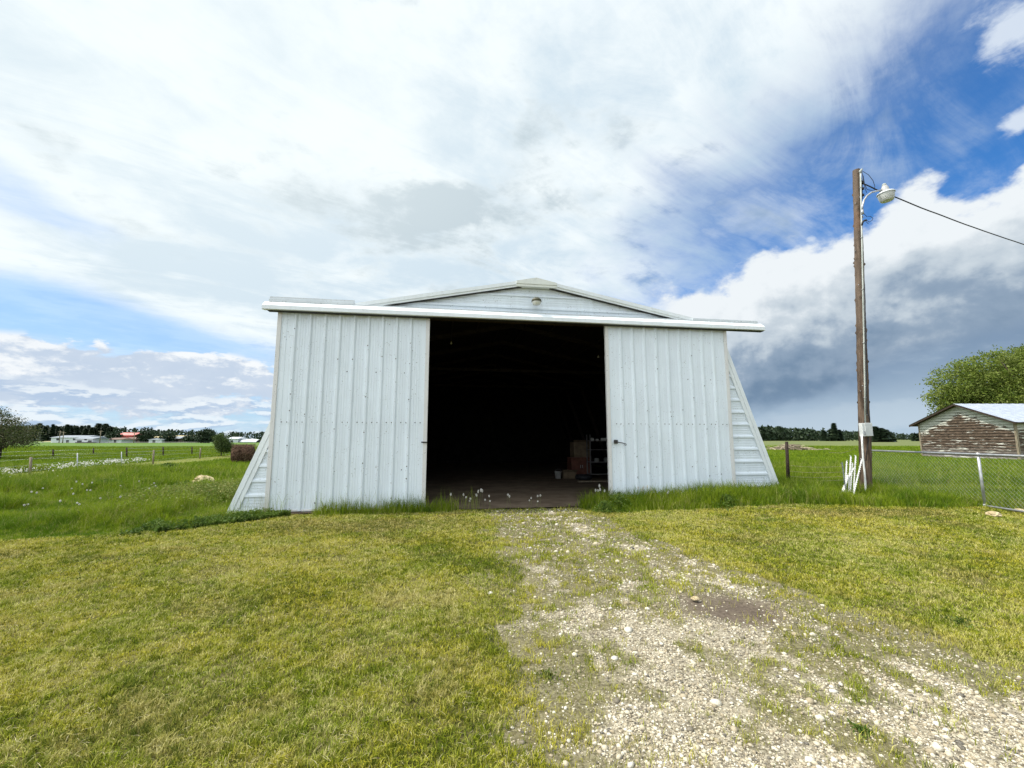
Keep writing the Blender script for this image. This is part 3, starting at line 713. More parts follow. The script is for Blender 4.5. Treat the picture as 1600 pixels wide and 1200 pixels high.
# curved arm and the lamp
arm = [w2(at(*q, 10.45)) for q in ((1347, 328), (1347.5, 322), (1350, 313), (1355, 305.5), (1362, 300.5), (1370, 298.5), (1377, 297))]
mb = MB(); mb.tube(arm, .021, 10); mb.tube([arm[0]-Vector((0, 0, .12)), arm[0]], .032, 8); mb.build('lamp_arm', M['galv'], pole)
LC = w2(at(1384, 302, 10.45))
TL = Matrix.Translation(LC) @ Matrix.Rotation(R(-4), 4, 'Y') @ Matrix.Scale(.9, 4)
mb = MB(); mb.lathe([(.03, .02), (.195, .02), (.21, .0), (.215, -.02), (.205, -.025)], 28, M=TL)
yl = mb.build('yard_lamp', M['white_clean'], pole)
mb = MB(); mb.lathe([(.10, .02), (.098, .10), (.078, .19), (.060, .21), (.058, .235)], 22, M=TL); mb.build('housing', material('cast_alloy', c_flat((.38, .38, .37), (.50, .50, .49), 10), .5, .4), yl)
mb = MB(); mb.lathe([(.050, .235), (.052, .27), (.035, .295), (.001, .30)], 18, M=TL); mb.build('sensor', M['pvc'], yl)
mb = MB(); mb.lathe([(.196, -.026), (.190, -.10), (.165, -.20), (.145, -.235), (.10, -.24), (.001, -.24)], 28, M=TL)
mg = material('refractor', lambda q: (lambda p: dict(c=q.mix(q.ss(q.xyz(p)[2]-LC.z, -.18, -.22), (.52, .53, .50), (.74, .76, .76)), h=q.m('SINE', q.xyz(p)[2]*190), hs=.4, hd=.006))(q.obj()), .2, .5)
mb.build('refractor', mg, yl)
# insulators, loose wires
mb = MB()
for y_ in (285, 295, 305):
    c = w2(at(1347.5, y_, 10.66)); mb.lathe([(.022, -.03), (.045, -.02), (.03, 0), (.045, .02), (.022, .03)], 12, c)
mb.beam(w2(at(1346.5, 281, 10.7)), w2(at(1346.8, 311, 10.7)), .03, .02); mb.build('insulator_rack', M['black'], pole)
for ch in (((1346, 268), (1349, 276), (1351, 288), (1355, 296), (1363, 298), (1370, 298.5)), ((1347, 269), (1348.5, 280), (1351, 291), (1354, 301)),
           ((1347, 267), (1357, 273), (1364, 282), (1367, 291), (1366, 297)), ((1346.5, 330), (1352, 336), (1355, 339)), ((1354, 344), (1358, 347), (1363, 344), (1364, 341), (1360, 338), (1356, 338)), ((1357, 350), (1353, 346))):
    mb = MB(); mb.tube([w2(at(*q, 10.5)) for q in ch], .0065, 5); mb.build('loose_wire', M['cable'], pole)
mb = MB()
mb.tube([w2(at(*q, 10.55)) for q in ((1346.8, 352), (1347.5, 348), (1350, 345), (1353.5, 344))], [.02, .022, .024, .026], 8)
mb.build('drip_spout', M['cable'], pole)
mb = MB(); a = at(1348, 287, 10.7); b = at(1398, 308, 11.2); e = at(1600, 378, 15.0); f = e+(e-b)*1.6+Vector((0, 0, .6))
pts = []
for i in range(60):
    t = i/59
    if t < .15: p = a.lerp(b, t/.15)
    else: u = (t-.15)/.85; p = b.lerp(f, u)+Vector((0, 0, -.35*4*u*(1-u)*(1 if u > 0 else 0)))
    pts.append(p+Vector((0, 0, .02*mnoise.noise(Vector((t*22, 0, 0))))))
o_ = pts[0].copy(); mb.tube([p-o_ for p in pts], .016, 6)
w_ = mb.build('overhead_wire', M['cable']); w_.location = o_; tag(w_, 'black twisted service wire sagging away from the top of the timber pole', 'wire')

# ------------------------------------------------------------------ fence stakes leaning on the pole
STK = [((1307, 782), (1334, 731), 10.25, 'w', 'white studded fence stake splayed furthest left, crossing the others against the pole'),
       ((1314, 784), (1325, 742), 10.20, 'w', 'shortest white fence stake, low among the stakes at the pole foot'),
       ((1320, 785), (1323, 720.5), 10.35, 'w', 'upright white fence stake next to the dark grey stake'),
       ((1325, 784), (1329.5, 713), 10.30, 'w', 'tallest white fence stake in the bundle on the left of the pole'),
       ((1328, 784), (1332, 723), 10.42, 'g2', 'pale grey fence stake half hidden in the middle of the white stakes'),
       ((1333, 782), (1337, 712), 10.36, 'w', 'white fence stake standing straight against the brown pole'),
       ((1331, 786), (1346.5, 718), 10.18, 'w', 'white studded fence stake leaning right across the front of the pole'),
       ((1324, 785), (1315.6, 722), 10.15, 'g', 'dark grey fence stake leaning left in front of the white ones')]
for k, (b_, t_, Y_, kind, lb) in enumerate(STK):
    B = at(*b_, Y_); B.z = gzf(B.x, B.y)-.02; T = at(*t_, Y_+.18)
    o = empty('fence_stake', B); tag(o, lb, 'fence stake', 'fence stakes leaning on the pole'); T = T-B; d = T.normalized(); L = T.length
    x = d.cross(Vector((0, 1, 0))).normalized(); y = Vector((0, -1, 0))
    mt = M['stake'] if kind == 'w' else (M['stake_grey'] if kind == 'g' else M['greybox'])
    mb = MB(); mb.beam((0, 0, 0), T, .024, .008, x); mb.beam((0, 0, 0), T*.998, .008, .026, x); mb.build('bar', mt, o) if 0 else None
    for j in range(int(L/.055)):
        c = d*(.10+j*.055)+y*.012
        if (c-T).length > .03: mb.box((-.011, -.012, -.009), (.011, .006, .009), Matrix.Translation(c) @ d.to_track_quat('Z', 'Y').to_matrix().to_4x4())
        if j % 2 == 0: mb.beam(c-y*.014, c-y*.014+x*(.026 if j % 4 else -.026), .012, .012)
    mb.build('bar', mt, o)

# ------------------------------------------------------------------ chain link fence, wire fences
def pj(px, Y): return at(px, 685, Y).x
FA = Vector((10.22, 12.4)); FB = Vector((9.93, 8.5)); fd = (FB-FA).normalized(); FE = FA+fd*7.0
TOPZ, BOTZ = 1.26, .19
def fp(t, z): q = FA+fd*t; return Vector((q.x, q.y, z))
cl = empty('chain_link_fence', (FA.x, FA.y, 0)); tag(cl, 'low galvanised chain link fence running out of the right of the picture', 'fence')
FO = Vector((FA.x, FA.y, 0)); LEN = 7.0
mb = MB(); mb.tube([fp(0, TOPZ)-FO, fp(LEN, TOPZ)-FO], .022, 10); mb.build('top_rail', M['galv'], cl)
mb = MB(); mb.tube([fp(2.9, BOTZ)-FO, fp(LEN, BOTZ)-FO], .020, 10); mb.build('bottom_rail', M['galv'], cl)
for t in (3.1, 5.9):
    mb = MB(); mb.tube([fp(t, BOTZ)-FO, fp(t, TOPZ)-FO], .026, 10)
    for z in (BOTZ, TOPZ): mb.tube([fp(t, z-.035)-FO, fp(t, z+.035)-FO], .034, 10)
    mb.build('fence_post', M['galv'], cl)
mb = MB(); S_ = .092; hh = TOPZ-BOTZ
k = -int(hh/S_)-1
while k*S_ < LEN:
    for sgn in (1, -1):
        t0 = k*S_; t1 = t0+hh
        if sgn < 0: t0, t1 = t1, t0
        pa, pb = (t0, BOTZ), (t1, TOPZ)
        def clip(p, q):
            (a_, z_), (b_, w_) = p, q
            if a_ < 0: z_ += (w_-z_)*(0-a_)/(b_-a_); a_ = 0
            if a_ > LEN: z_ += (w_-z_)*(LEN-a_)/(b_-a_); a_ = LEN
            return a_, z_
        if max(t0, t1) > 0 and min(t0, t1) < LEN:
            c0 = clip(pa, pb); c1 = clip(pb, pa)
            off = .003*sgn; u = fp(c0[0], c0[1])-FO; w = fp(c1[0], c1[1])-FO; u.x += off; w.x += off
            mb.tube([u, w], .0010, 3, False, False)
    k += 1
mb.build('mesh_wire', M['galv'], cl, fixn=False)
b = at(1356, 765, 12.45); o = empty('end_post', (b.x, 12.45, gzf(b.x, 12.45)-.05)); tag(o, 'dark timber fence end post standing just behind the pole', 'fence post')
mb = MB(); T = at(1357, 683, 12.45)-o.location; mb.tube([(0, 0, 0), T*.5+Vector((.005, 0, 0)), T], [.085, .08, .07], 12); mb.build('post', M['dark_wood'], o)
mb = MB(); mb.tube([(-.02, -.09, .02), (-.0, -.10, .6), (.02, -.10, 1.1)], .01, 5); mb.build('wire_tail', M['cable'], o)
# thin post with wires between barn and pole
b = atz(1232, 762, .15); o = empty('wire_fence', (b.x, b.y, gzf(b.x, b.y)-.03)); tag(o, 'thin dark post with slack wires strung towards the timber pole', 'fence')
b = o.location.copy(); T = at(1229, 690, b.y)-b
mb = MB(); mb.tube([(0, 0, 0), T*.5+Vector((.004, 0, 0)), T], [.048, .046, .042], 10); mb.build('fence_post', M['rust'], o)
for yy, y2 in ((727, 727), (736, 735.5), (744, 742), (749, 748), (756, 755)):
    p = at(1232, yy, b.y)-b; q = at(1338, y2, 10.9)-b; mb = MB()
    mb.tube([p.lerp(q, t)+Vector((0, 0, -.05*4*t*(1-t))) for t in np.linspace(0, 1, 9)], .0032, 4); mb.build('wire', M['post_wood'], o)
p = at(1210, 708, b.y+3)-b; q = at(1337, 700, 10.9)-b; 
mb = MB(); mb.tube([at(1296, 707, 12)-b, at(1315, 708, 11.6)-b, at(1330, 704, 11.2)-b, at(1337, 699, 11)-b], .004, 4); mb.build('wire', M['post_wood'], o)

# ------------------------------------------------------------------ the old shed
SY0, SY1, SX0, SX1 = 29.2, 36.0, 34.3, 46.5
sx = at(1590, 690, SY0).x
shed = empty('old_shed', (sx, SY0, 0)); tag(shed, 'weathered board shed with peeling white paint and a pale metal roof', 'shed')
def c_shed(q):
    p = q.obj(); x, y, z = q.xyz(p)
    s1 = q.noise(q.vec(x*.9, y*.9, z*7.5), 1, 6, .7, .4); s2 = q.noise(q.vec(x*2.5, y*2.5, z*24), 1, 4, .7, off=(4, 1, 2)); b = q.noise(p, .7, 4, .6)
    wood = q.mix(q.ss(s2, .35, .65), (.030, .023, .018), (.155, .112, .080))
    wood = q.mix(q.ss(z, 1.1, .2)*.7, wood, q.mix(q.ss(s2, .4, .6), (.16, .15, .14), (.30, .28, .26)))
    # paint survives under the eaves, in flakes elsewhere
    yy = g_abs = q.m('ABSOLUTE', y-3.4)
    gable = q.ss(z+yy*.46+(b-.5)*1.5+(s1-.5)*1.6, 3.15, 3.75)
    pm = q.ss(s1*.75+s2*.25+gable*.26+q.ss(z, 1.9, 1.0)*.045, .575, .64)
    c = q.mix(pm, wood, q.mix(q.ss(s2, .4, .6), (.42, .42, .36), (.60, .60, .54)))
    fr = q.m('FRACT', (z-.15)/.2+.02); c = q.mix(q.ss(fr+(s2-.5)*.25, .24, .04)*.75, c, (.045, .032, .024)); c = q.mix(q.ss(s2*.5+s1*.5, .56, .66)*gable*.6, c, (.16, .15, .12))  # worn board edges, with the shade under each lap painted in; gable streaks
    return dict(c=c, h=s2, hs=.5, hd=.02)
M['shed'] = material('peeling_boards', c_shed, .9, .15)
M['roofm'] = material('metal_roof', c_flat((.46, .50, .55), (.58, .62, .67), 3), .35, .45, .3)
DW, DL, EV, PK = 6.9, 12.0, 2.78, 4.15
def wtop(y): return EV+(PK-EV)*(1-abs(y-DW/2)/(DW/2))
mb = MB(); z = .15                                     # clapboard gable end facing -X
while z < PK-.02:
    z1 = min(z+.2, PK-.03)
    def ylim(zz): return (0, DW) if zz <= EV else ((zz-EV)/(PK-EV)*DW/2, DW-(zz-EV)/(PK-EV)*DW/2)
    a0, a1 = ylim(z); c0, c1 = ylim(z1)
    mb.add([(-.05, a0, z), (-.05, a1, z), (-.005, c1, z1), (-.005, c0, z1), (0.01, a0, z), (.01, a1, z)], [(0, 3, 2, 1), (0, 1, 5, 4)]); z += .20
mb.build('gable_wall', M['shed'], shed, fixn=False)
mb = MB(); z = .15
while z < EV: mb.add([(0, -.035, z), (DL, -.035, z), (DL, -.005, z+.17), (0, -.005, z+.17), (0, .01, z), (DL, .01, z)], [(0, 1, 2, 3), (0, 4, 5, 1)]); z += .17
mb.build('side_wall', M['shed'], shed, fixn=False)
mb = MB(); mb.box((.02, .02, .0), (DL, DW, EV)); mb.prism([(.02, EV+.001), (DW, EV+.001), (DW/2, PK-.04)], 'x', .02, DL); mb.build('core_wall', M['shed'], shed)
for yy in (-.05, DW-.07):
    mb = MB(); mb.box((-.06, yy, .1), (.06, yy+.12, EV+.02)); mb.build('corner_board', M['post_wood'], shed)
for s in (0, 1):
    mb = MB(); oh = .42; sl = (PK-EV)/(DW/2)
    y0 = -oh if s == 0 else DW+oh
    zz = EV-oh*sl
    n = 60; xs = np.linspace(-.5, DL+.4, n)
    mb.grid([[(x, y0, zz+.07+(.018 if i % 3 == 0 else 0)), (x, DW/2, PK+.07+(.018 if i % 3 == 0 else 0))] for i, x in enumerate(xs)])
    r_ = mb.build('roof', M['roofm'], shed, fixn=False)
    mb = MB(); mb.prism([(y0, zz-.06), (y0, zz+.06), (DW/2, PK+.06), (DW/2, PK-.06)], 'x', -.47, -.42); mb.prism([(y0, zz-.02), (y0, zz+.06), (DW/2, PK+.06), (DW/2, PK-.0)], 'x', -.418, DL+.35); mb.build('fascia', M['dark_wood'], r_)
# ------------------------------------------------------------------ left side: posts, bale, rock, flowers
PST = [((47, 742), 714, 'pale', 'weathered pale fence post, nearest and leftmost in the field fence'), ((121, 738), 708, 'thin', 'thin leaning wire post just right of the nearest pale fence post'),
       ((190, 729), 706, 'thin', 'thin steel post beyond the white flowers in the near field fence'), ((239, 725.5), 703, 'pale', 'pale fence post at the end of the white flower strip'),
       ((312, 717), 700, 'pale', 'short pale fence post left of the round green shrub'), ((83, 715), 702, 'dark', 'dark stubby post in the far fence, right of the leafless-looking tree'),
       ((146, 711), 700, 'dark', 'thin dark post in the far fence between two stouter ones'), ((198, 716), 699, 'dark', 'stout black post in the far field fence'),
       ((255, 713), 698, 'dark', 'black post in the far fence, behind the end of the flower strip'), ((300, 711), 698, 'dark', 'dark post in the far fence nearest the green shrub')]
pl = []
for (px, py), ty, kind, lb in PST:
    b = atz(px, py, 0); b.z = gzf(b.x, b.y)-.05; o = empty('fence_post', b); tag(o, lb, 'fence post', 'posts of the two field fences')
    T = at(px+(1.5 if kind == 'pale' else 0), ty, b.y)-b; r = {'pale': .052, 'thin': .024, 'dark': .060}[kind]
    mb = MB(); mb.tube([(0, 0, 0), T*.5, T], [r, r*.97, r*.9], 9)
    mb.build('post', M[{'pale': 'post_wood', 'thin': 'galv', 'dark': 'dark_wood'}[kind]], o); pl.append(b+T)
for row, lb in (((0, 1, 2, 3, 4), 'thin wires of the near field fence above the white flowers'), ((5, 6, 7, 8, 9), 'thin wires of the far field fence across the pasture')):
    P_ = [pl[i] for i in row]; P_ = [P_[0]+(P_[0]-P_[1])*1.5]+P_+[P_[-1]+(P_[-1]-P_[-2])*1.2]; o = empty('fence_wire', P_[1]); tag(o, lb, 'fence wire')
    if row[0] == 5: P_ = sorted(P_, key=lambda p: p.x)
    for dz in (.08, .35, .62):
        mb = MB(); mb.tube([Vector((p.x, p.y, p.z-dz))-o.location for p in P_], .0028, 4); mb.build('wire', M['galv'], o)
# round bale
b = atz(379, 723, 0); bale = empty('hay_bale', (b.x, b.y, gzf(b.x, b.y)), R(28)); tag(bale, 'old dark brown round hay bale lying left of the barn', 'hay bale')
M['hay'] = material('old_hay', lambda q: (lambda p: dict(c=q.mix(q.ss(q.noise(p, 9, 5, .7), .35, .68), (.030, .017, .012), (.13, .075, .050)), h=q.noise(p, 14, 5, .7), hs=1, hd=.06))(q.obj()), .95, .1)
def build_bale():
    mb = MB(); n = 48; L = 1.3; Rr = .62; rows = []
    prof = [(-L/2, .0), (-L/2-.02, Rr*.5), (-L/2+.03, Rr*.8), (-L/2+.14, Rr*.95)]+[(-L/2+.2+(L-.4)*i/14, Rr) for i in range(1, 14)]+[(L/2-.14, Rr*.95), (L/2-.03, Rr*.8), (L/2+.02, Rr*.5), (L/2, 0)]
    for x, r in prof:
        row = []
        for k in range(n+1):
            a = 2*math.pi*(k % n)/n; q = r*(1+.14*mnoise.noise(Vector((x*2, math.cos(a)*3, math.sin(a)*3)))+.07*mnoise.noise(Vector((x*9, math.cos(a)*9, math.sin(a)*9))))
            zz = Rr*.86+q*math.sin(a)*.98; row.append((x, q*math.cos(a)*1.08, max(zz, 0)))
        rows.append(row)
    mb.grid(rows, True); mb.build('bale_body', M['hay'], bale)
    rs = np.random.default_rng(4); mb = MB()
    for i in range(2600):
        x = rs.uniform(-L/2, L/2); a = rs.uniform(0, 6.28); r = Rr*(1+rs.uniform(-.02, .06)); c = Vector((x, r*math.cos(a)*1.08, max(0.02, Rr*.86+r*math.sin(a))))
        d = Vector(rs.normal(size=3)); d = (d*.5+Vector((0, math.cos(a), math.sin(a)))*.5).normalized()*rs.uniform(.06, .22); w = d.cross(Vector(rs.normal(size=3))).normalized()*.009
        mb.add([c-w, c+w, c+d], [(0, 1, 2)])
    mb.build('loose_straw', material('straw', c_flat((.10, .06, .04), (.24, .17, .11), 4), .9, .1), bale, fixn=False)
build_bale()
# pale boulder in the weeds
def rock(name, loc, s, mt, seed, parent=None):
    bm = bmesh.new(); bmesh.ops.create_icosphere(bm, subdivisions=4, radius=1)
    for v in bm.verts:
        p = v.co.copy(); k = 1+.34*mnoise.noise(p*1.1+Vector((seed, 0, 0)))+.26*mnoise.noise(p*3+Vector((seed, 3, 0)))+.05*mnoise.noise(p*8)
        v.co = Vector((p.x*s[0]*k, p.y*s[1]*k, p.z*s[2]*min(k, 1.08)))
    me = bpy.data.meshes.new(name); bm.to_mesh(me); bm.free(); me.materials.append(mt); o = bpy.data.objects.new(name, me); C.objects.link(o); o.location = loc
    if parent: o.parent = parent
    return o
b = atz(316, 759, 0)
tag(rock('boulder', (b.x, b.y, gzf(b.x, b.y)+.14), (.36, .30, .22), material('boulder', lambda q: (lambda p: dict(c=q.mix(q.ss(q.noise(p, 4, 6, .65), .35, .7), (.36, .28, .15), (.60, .50, .32)), h=q.noise(p, 7, 6, .6), hs=.7, hd=.06))(q.obj()), .9, .2), 2.0), 'pale tan boulder sitting in the weeds left of the barn', 'boulder')

# ------------------------------------------------------------------ trees
def leaf_mat(name, a, b, c, tr=.35):
    def f(q):
        p = q.obj(); n = q.noise(p, 1.6, 4, .6); m = q.noise(p, 14, 2, .5); t = q.attr('tint')
        k = q.mix(q.ss(n, .38, .62), a, b); return q.mix(q.ss(t, .55, 1.0)*.7, k, c)
    return material(name, f, .6, .25, trans=tr)
def mesh_np(name, v, f, mats, tint=None, parent=None, smooth=False):
    me = bpy.data.meshes.new(name); v = np.asarray(v, np.float32); f = np.asarray(f, np.int32); k = f.shape[1]
    me.vertices.add(len(v)); me.vertices.foreach_set('co', v.ravel()); me.loops.add(f.size); me.loops.foreach_set('vertex_index', f.ravel())
    me.polygons.add(len(f)); me.polygons.foreach_set('loop_start', np.arange(0, f.size, k, dtype=np.int32))
    if smooth: me.polygons.foreach_set('use_smooth', np.ones(len(f), bool))
    me.update(calc_edges=True)
    if tint is not None: a = me.attributes.new('tint', 'FLOAT', 'POINT'); a.data.foreach_set('value', np.asarray(tint, np.float32))
    for m in (mats if isinstance(mats, list) else [mats]): me.materials.append(m)
    o = bpy.data.objects.new(name, me); C.objects.link(o)
    if parent is not None: o.parent = parent
    return o
def leaves(pts, size, rs, flat=.0, aspect=.5):      # two-triangle leaves at points
    n = len(pts); a = rs.normal(size=(n, 3)); a /= np.linalg.norm(a, axis=1)[:, None]; b = rs.normal(size=(n, 3)); b -= a*(a*b).sum(1)[:, None]; b /= np.linalg.norm(b, axis=1)[:, None]
    s = size*rs.uniform(.6, 1.4, n)[:, None]; A = a*s; B = b*s*aspect
    v = np.stack([pts-A, pts+B, pts+A, pts-B], 1).reshape(-1, 3); f = np.arange(n*4).reshape(-1, 4); return v, f
def broad_tree(name, loc, label, cat, blobs, nclump, per, csize, lsize, mt, trunk, seed, group=None, bark='pole'):
    """blobs: ellipsoids (x, y, z, rx, ry, rz) that the crown fills with leafy twigs"""
    rs = np.random.default_rng(seed); root = empty(name, loc); tag(root, label, cat, group)
    P = []; vol = np.array([b[3]*b[4]*b[5] for b in blobs]); vol = vol**.75; vol /= vol.sum()
    for b, k in zip(blobs, (vol*nclump).astype(int)+1):
        d = rs.normal(size=(k, 3)); d /= np.linalg.norm(d, axis=1)[:, None]; r = rs.uniform(.35, 1.04, k)**.5
        P.append(np.array(b[:3])+d*r[:, None]*np.array(b[3:]))
    P = np.concatenate(P); P = P[P[:, 2] > .15]
    tl = rs.random(len(P))
    Q = np.repeat(P, per, 0)+rs.normal(size=(len(P)*per, 3))*csize*np.array([1, 1, .6]); tt = np.clip(np.repeat(tl, per)+rs.normal(size=len(Q))*.15, 0, 1)
    v, f = leaves(Q, lsize, rs); mesh_np('crown', v, f, mt, np.repeat(tt, 4), root)
    mb = MB(); tr, th, lean = trunk
    if isinstance(lean, (int, float)): lean = (lean, 0)
    top = Vector((lean[0], lean[1], th)); mb.tube([Vector((0, 0, -.1)), Vector((0, 0, 0)), top*.5+Vector((.03, 0, 0)), top], [tr*1.4, tr*1.1, tr*.85, tr*.7], 10)
    for i in range(min(70, len(P)//6)):
        e = Vector(P[rs.integers(len(P))]); s = top*rs.uniform(.55, 1.0); m = s.lerp(e, .5)+Vector((0, 0, .12*(e-s).length)); mb.tube([s, m, e], [tr*.40, tr*.2, tr*.05], 5)
    mb.build('trunk', M[bark], root); return root
M['lf_willow'] = leaf_mat('willow_leaf', (.095, .145, .018), (.185, .235, .036), (.26, .29, .08))
M['lf_dark'] = leaf_mat('dark_leaf', (.034, .052, .014), (.072, .092, .028), (.13, .11, .06))
M['lf_shrub'] = leaf_mat('shrub_leaf', (.035, .068, .014), (.075, .115, .025), (.12, .15, .05))
M['lf_far'] = leaf_mat('far_leaf', (.014, .030, .014), (.028, .050, .022), (.05, .075, .033), .15)
b = at(1600, 600, 44); bx = b.x
broad_tree('willow_tree', (bx+1.5, 44, 0), 'large light green spreading tree behind the old shed', 'tree',
   [(-5.6, 0, 4.9, 3.0, 3, 2.1), (-2.5, 0, 6.6, 3.6, 3.5, 2.4), (1.5, 0, 8.8, 4.4, 4, 3.2), (-1.2, 0, 8.4, 2.6, 2, 1.9), (-8.8, 0, 4.0, 1.7, 1.6, 1.2), (-7.2, 0, 6.0, 1.7, 1.8, 1.3), (-9.6, 0, 5.0, .8, 1, .7), (-10.2, 0, 3.9, .6, .7, .5), (-8.2, 0, 3.0, 1.2, 1, .6), (-8, 0, 7.2, 2.3, 2.4, 2.2), (-9.7, 0, 5.7, 1.6, 1.6, 1.4), (-5, 0, 8.4, 2.7, 2.6, 2.3), (-6.8, .5, 5.4, 3, 2.5, 1.8), (5.5, 0, 7, 3.8, 3.5, 3), (-1, 1, 4.2, 5, 3, 1.6), (-4.0, -1, 6.2, 2.2, 2, 1.3)], 3600, 22, .34, .115, M['lf_willow'], (.38, 3.2, 0), 11)
b = atz(18, 719, 0)
broad_tree('thorn_tree', (b.x-1.0, b.y, 0), 'dark olive bushy tree at the left edge of the pasture', 'tree',
   [(-1.6, 0, 2.5, 2.6, 2, 1.3), (.6, 0, 1.95, 1.7, 1.5, .95), (-2.6, 0, 3.5, 1.6, 1.5, .8), (-4, 0, 3, 2.4, 2, 1.5), (1.9, -.3, 1.55, .9, .9, .55), (-.8, 0, 1.4, 1.6, 1.4, .7)], 1150, 20, .26, .055, M['lf_dark'], (.13, 1.3, 0), 12, bark='dark_wood')
b = atz(345, 713, 0)
broad_tree('round_shrub', (b.x, b.y, 0), 'small upright green shrub standing left of the hay bale', 'shrub',
   [(0, 0, 1.25, .58, .6, .8), (.3, 0, .85, .62, .6, .5), (-.35, 0, 1.5, .35, .4, .5), (.55, 0, .75, .45, .4, .4)], 420, 16, .13, .05, M['lf_shrub'], (.05, .6, 0), 13, bark='dark_wood')
# far conifers one can tell apart
def conifer(h, w, seed, broad=False):
    rs = np.random.default_rng(seed); root = empty('spruce_tree'); n = 46; V = []; Fc = []; T = []
    for i in range(n):
        t = (i/n)**.9; z = h*(.06+.94*t); r = w*(1-t)**(.55 if broad else .85)*(1+.25*math.sin(i*2.4))+.05
        for k in range(9):
            a = rs.uniform(0, 6.28); rr = r*rs.uniform(.6, 1.15); c, s = math.cos(a), math.sin(a); sp = .30*rr+.14; o = len(V)
            V += [(0, 0, z+.14*h/14), (rr*c-sp*s, rr*s+sp*c, z-.22*rr), (rr*1.15*c, rr*1.15*s, z-.35*rr), (rr*c+sp*s, rr*s-sp*c, z-.22*rr)]; Fc.append((o, o+1, o+2, o+3)); T += [rs.random()]*4
    mesh_np('crown', V, Fc, M['lf_far'], T, root)
    mb = MB(); mb.tube([(0, 0, -.5), (0, 0, h*.8)], [w*.09, .03], 6); mb.build('trunk', M['dark_wood'], root); return root
spr = [conifer(1, .17, 31), conifer(1, .30, 32, True), conifer(1, .24, 33)]
used = [False]*3
def put_spruce(px, base_Y, top_y, kind, label, group, wk=1.0):
    src = spr[kind]
    o = src if not used[kind] else copy_tree(src); used[kind] = True
    b = at(px, 685, base_Y); top = at(px, top_y, base_Y).z; o.location = (b.x, base_Y, -.3); o.scale = (top*wk, top*wk, top); o.rotation_euler.z = px*1.7
    tag(o, label, 'tree', group)
grp = 'spruces on the right skyline'
for px, Y_, ty, k, lb, wk in ((1304.5, 236, 659.5, 0, 'narrow spruce with the tallest spire on the right skyline', .8), (1300, 240, 668.5, 2, 'medium spruce joined to the left of the tallest spire', 1), (1312, 238, 670, 2, 'medium spruce just right of the tallest spire', 1),
        (1369, 180, 664.5, 0, 'slim spruce just right of the grey junction box', 1.25), (1364.5, 190, 670, 2, 'short spruce half hidden by the grey junction box', 1), (1378, 180, 667, 1, 'wide rounded spruce, tallest right of the pole', 1.1), (1385, 185, 669.5, 1, 'wide spruce joined to the right of the tallest rounded one', 1.1), (1391, 190, 673, 2, 'low spruce at the right end of the clump beyond the pole', 1.3),
        (1432, 250, 676, 2, 'small dark spruce against the left corner of the shed', 1.6), (1439, 240, 674.5, 1, 'bushy dark spruce touching the shed wall on the skyline', 1.2), (1288, 250, 671, 2, 'spruce rising a little above the wood left of the spire', 1)):
    put_spruce(px, Y_, ty, k, lb, grp, wk)
rs_ = random.Random(5)
ORD = ['first', 'second', 'third', 'fourth', 'fifth', 'sixth', 'seventh', 'eighth', 'ninth', 'tenth', 'eleventh', 'twelfth', 'thirteenth', 'fourteenth', 'fifteenth', 'sixteenth', 'seventeenth', 'eighteenth', 'nineteenth', 'twentieth']
ORD += ['twenty-'+k for k in ORD[:9]]+['thirtieth']+['thirty-'+k for k in ORD[:9]]
for i in range(30):
    px = 46+i*4.35+rs_.uniform(-1.3, 1.3); env = np.interp(px, [40, 60, 80, 120, 150, 165, 172, 180], [664, 661, 663, 664.5, 662, 662, 664, 670])
    put_spruce(px, rs_.uniform(232, 262), env+rs_.uniform(-2.6, 4.0), rs_.choice([0, 2, 2, 1, 2]), '%s spruce from the left in the tall dark row behind the farm buildings' % ORD[i], 'spruces in the tall row on the left', rs_.uniform(.5, .8))
# far woods: masses nobody could count
def wood(name, label, xs, Y_, topf, seed, dens=1.0, deep=40):
    rs = np.random.default_rng(seed); V = []; Fc = []; T = []
    x0, x1 = at(xs[0], 685, Y_).x, at(xs[1], 685, Y_).x; n = int((x1-x0)*dens*2.6)
    for i in range(n):
        dY = rs.uniform(0, deep); x = rs.uniform(x0, x1); px = 800+F_PX*x/Y_; y = Y_+dY
        H = at(px, topf(px)+rs.uniform(-.6, 2.2), y).z*rs.uniform(.88, 1.04); con = rs.random() < .35; w = H*(.22 if con else .38); m = 34 if con else 46; tt = rs.random()
        for j in range(m):
            t = rs.random(); r = w*((1-t)**.7 if con else math.sqrt(max(0.02, 1-(2*t-.9)**2)))*rs.uniform(.5, 1.05); a = rs.uniform(0, 6.28); z = H*(.04+.94*t)
            c = np.array([x+r*math.cos(a), y+r*math.sin(a), z]); s = H*.10*rs.uniform(.6, 1.3); d = rs.normal(size=(2, 3)); d /= np.linalg.norm(d, axis=1)[:, None]
            o = len(V); V += [c-d[0]*s, c+d[1]*s*.8, c+d[0]*s, c-d[1]*s*.8]; Fc.append((o, o+1, o+2, o+3)); T += [tt]*4
    tag(mesh_np(name, V, Fc, M['lf_far'], T), label, 'wood', kind='stuff')
fr = lambda px: float(np.interp(px, [1150, 1190, 1215, 1250, 1290, 1330, 1360, 1395, 1420, 1450, 1600], [664, 665, 665.5, 668, 670, 673, 673, 676, 677, 677, 677]))
wood('distant_wood', 'dark green wood along the skyline right of the barn', (1120, 1345), 262, fr, 21, 1.35)
wood('distant_wood', 'low far wood on the skyline between the pole and the shed', (1340, 1700), 420, fr, 22, 1.0)
fl = lambda px: float(np.interp(px, [-100, 40, 165, 185, 240, 300, 340, 430, 800, 1120], [664, 665, 667, 670.5, 671.5, 674, 674.5, 674, 673, 668]))
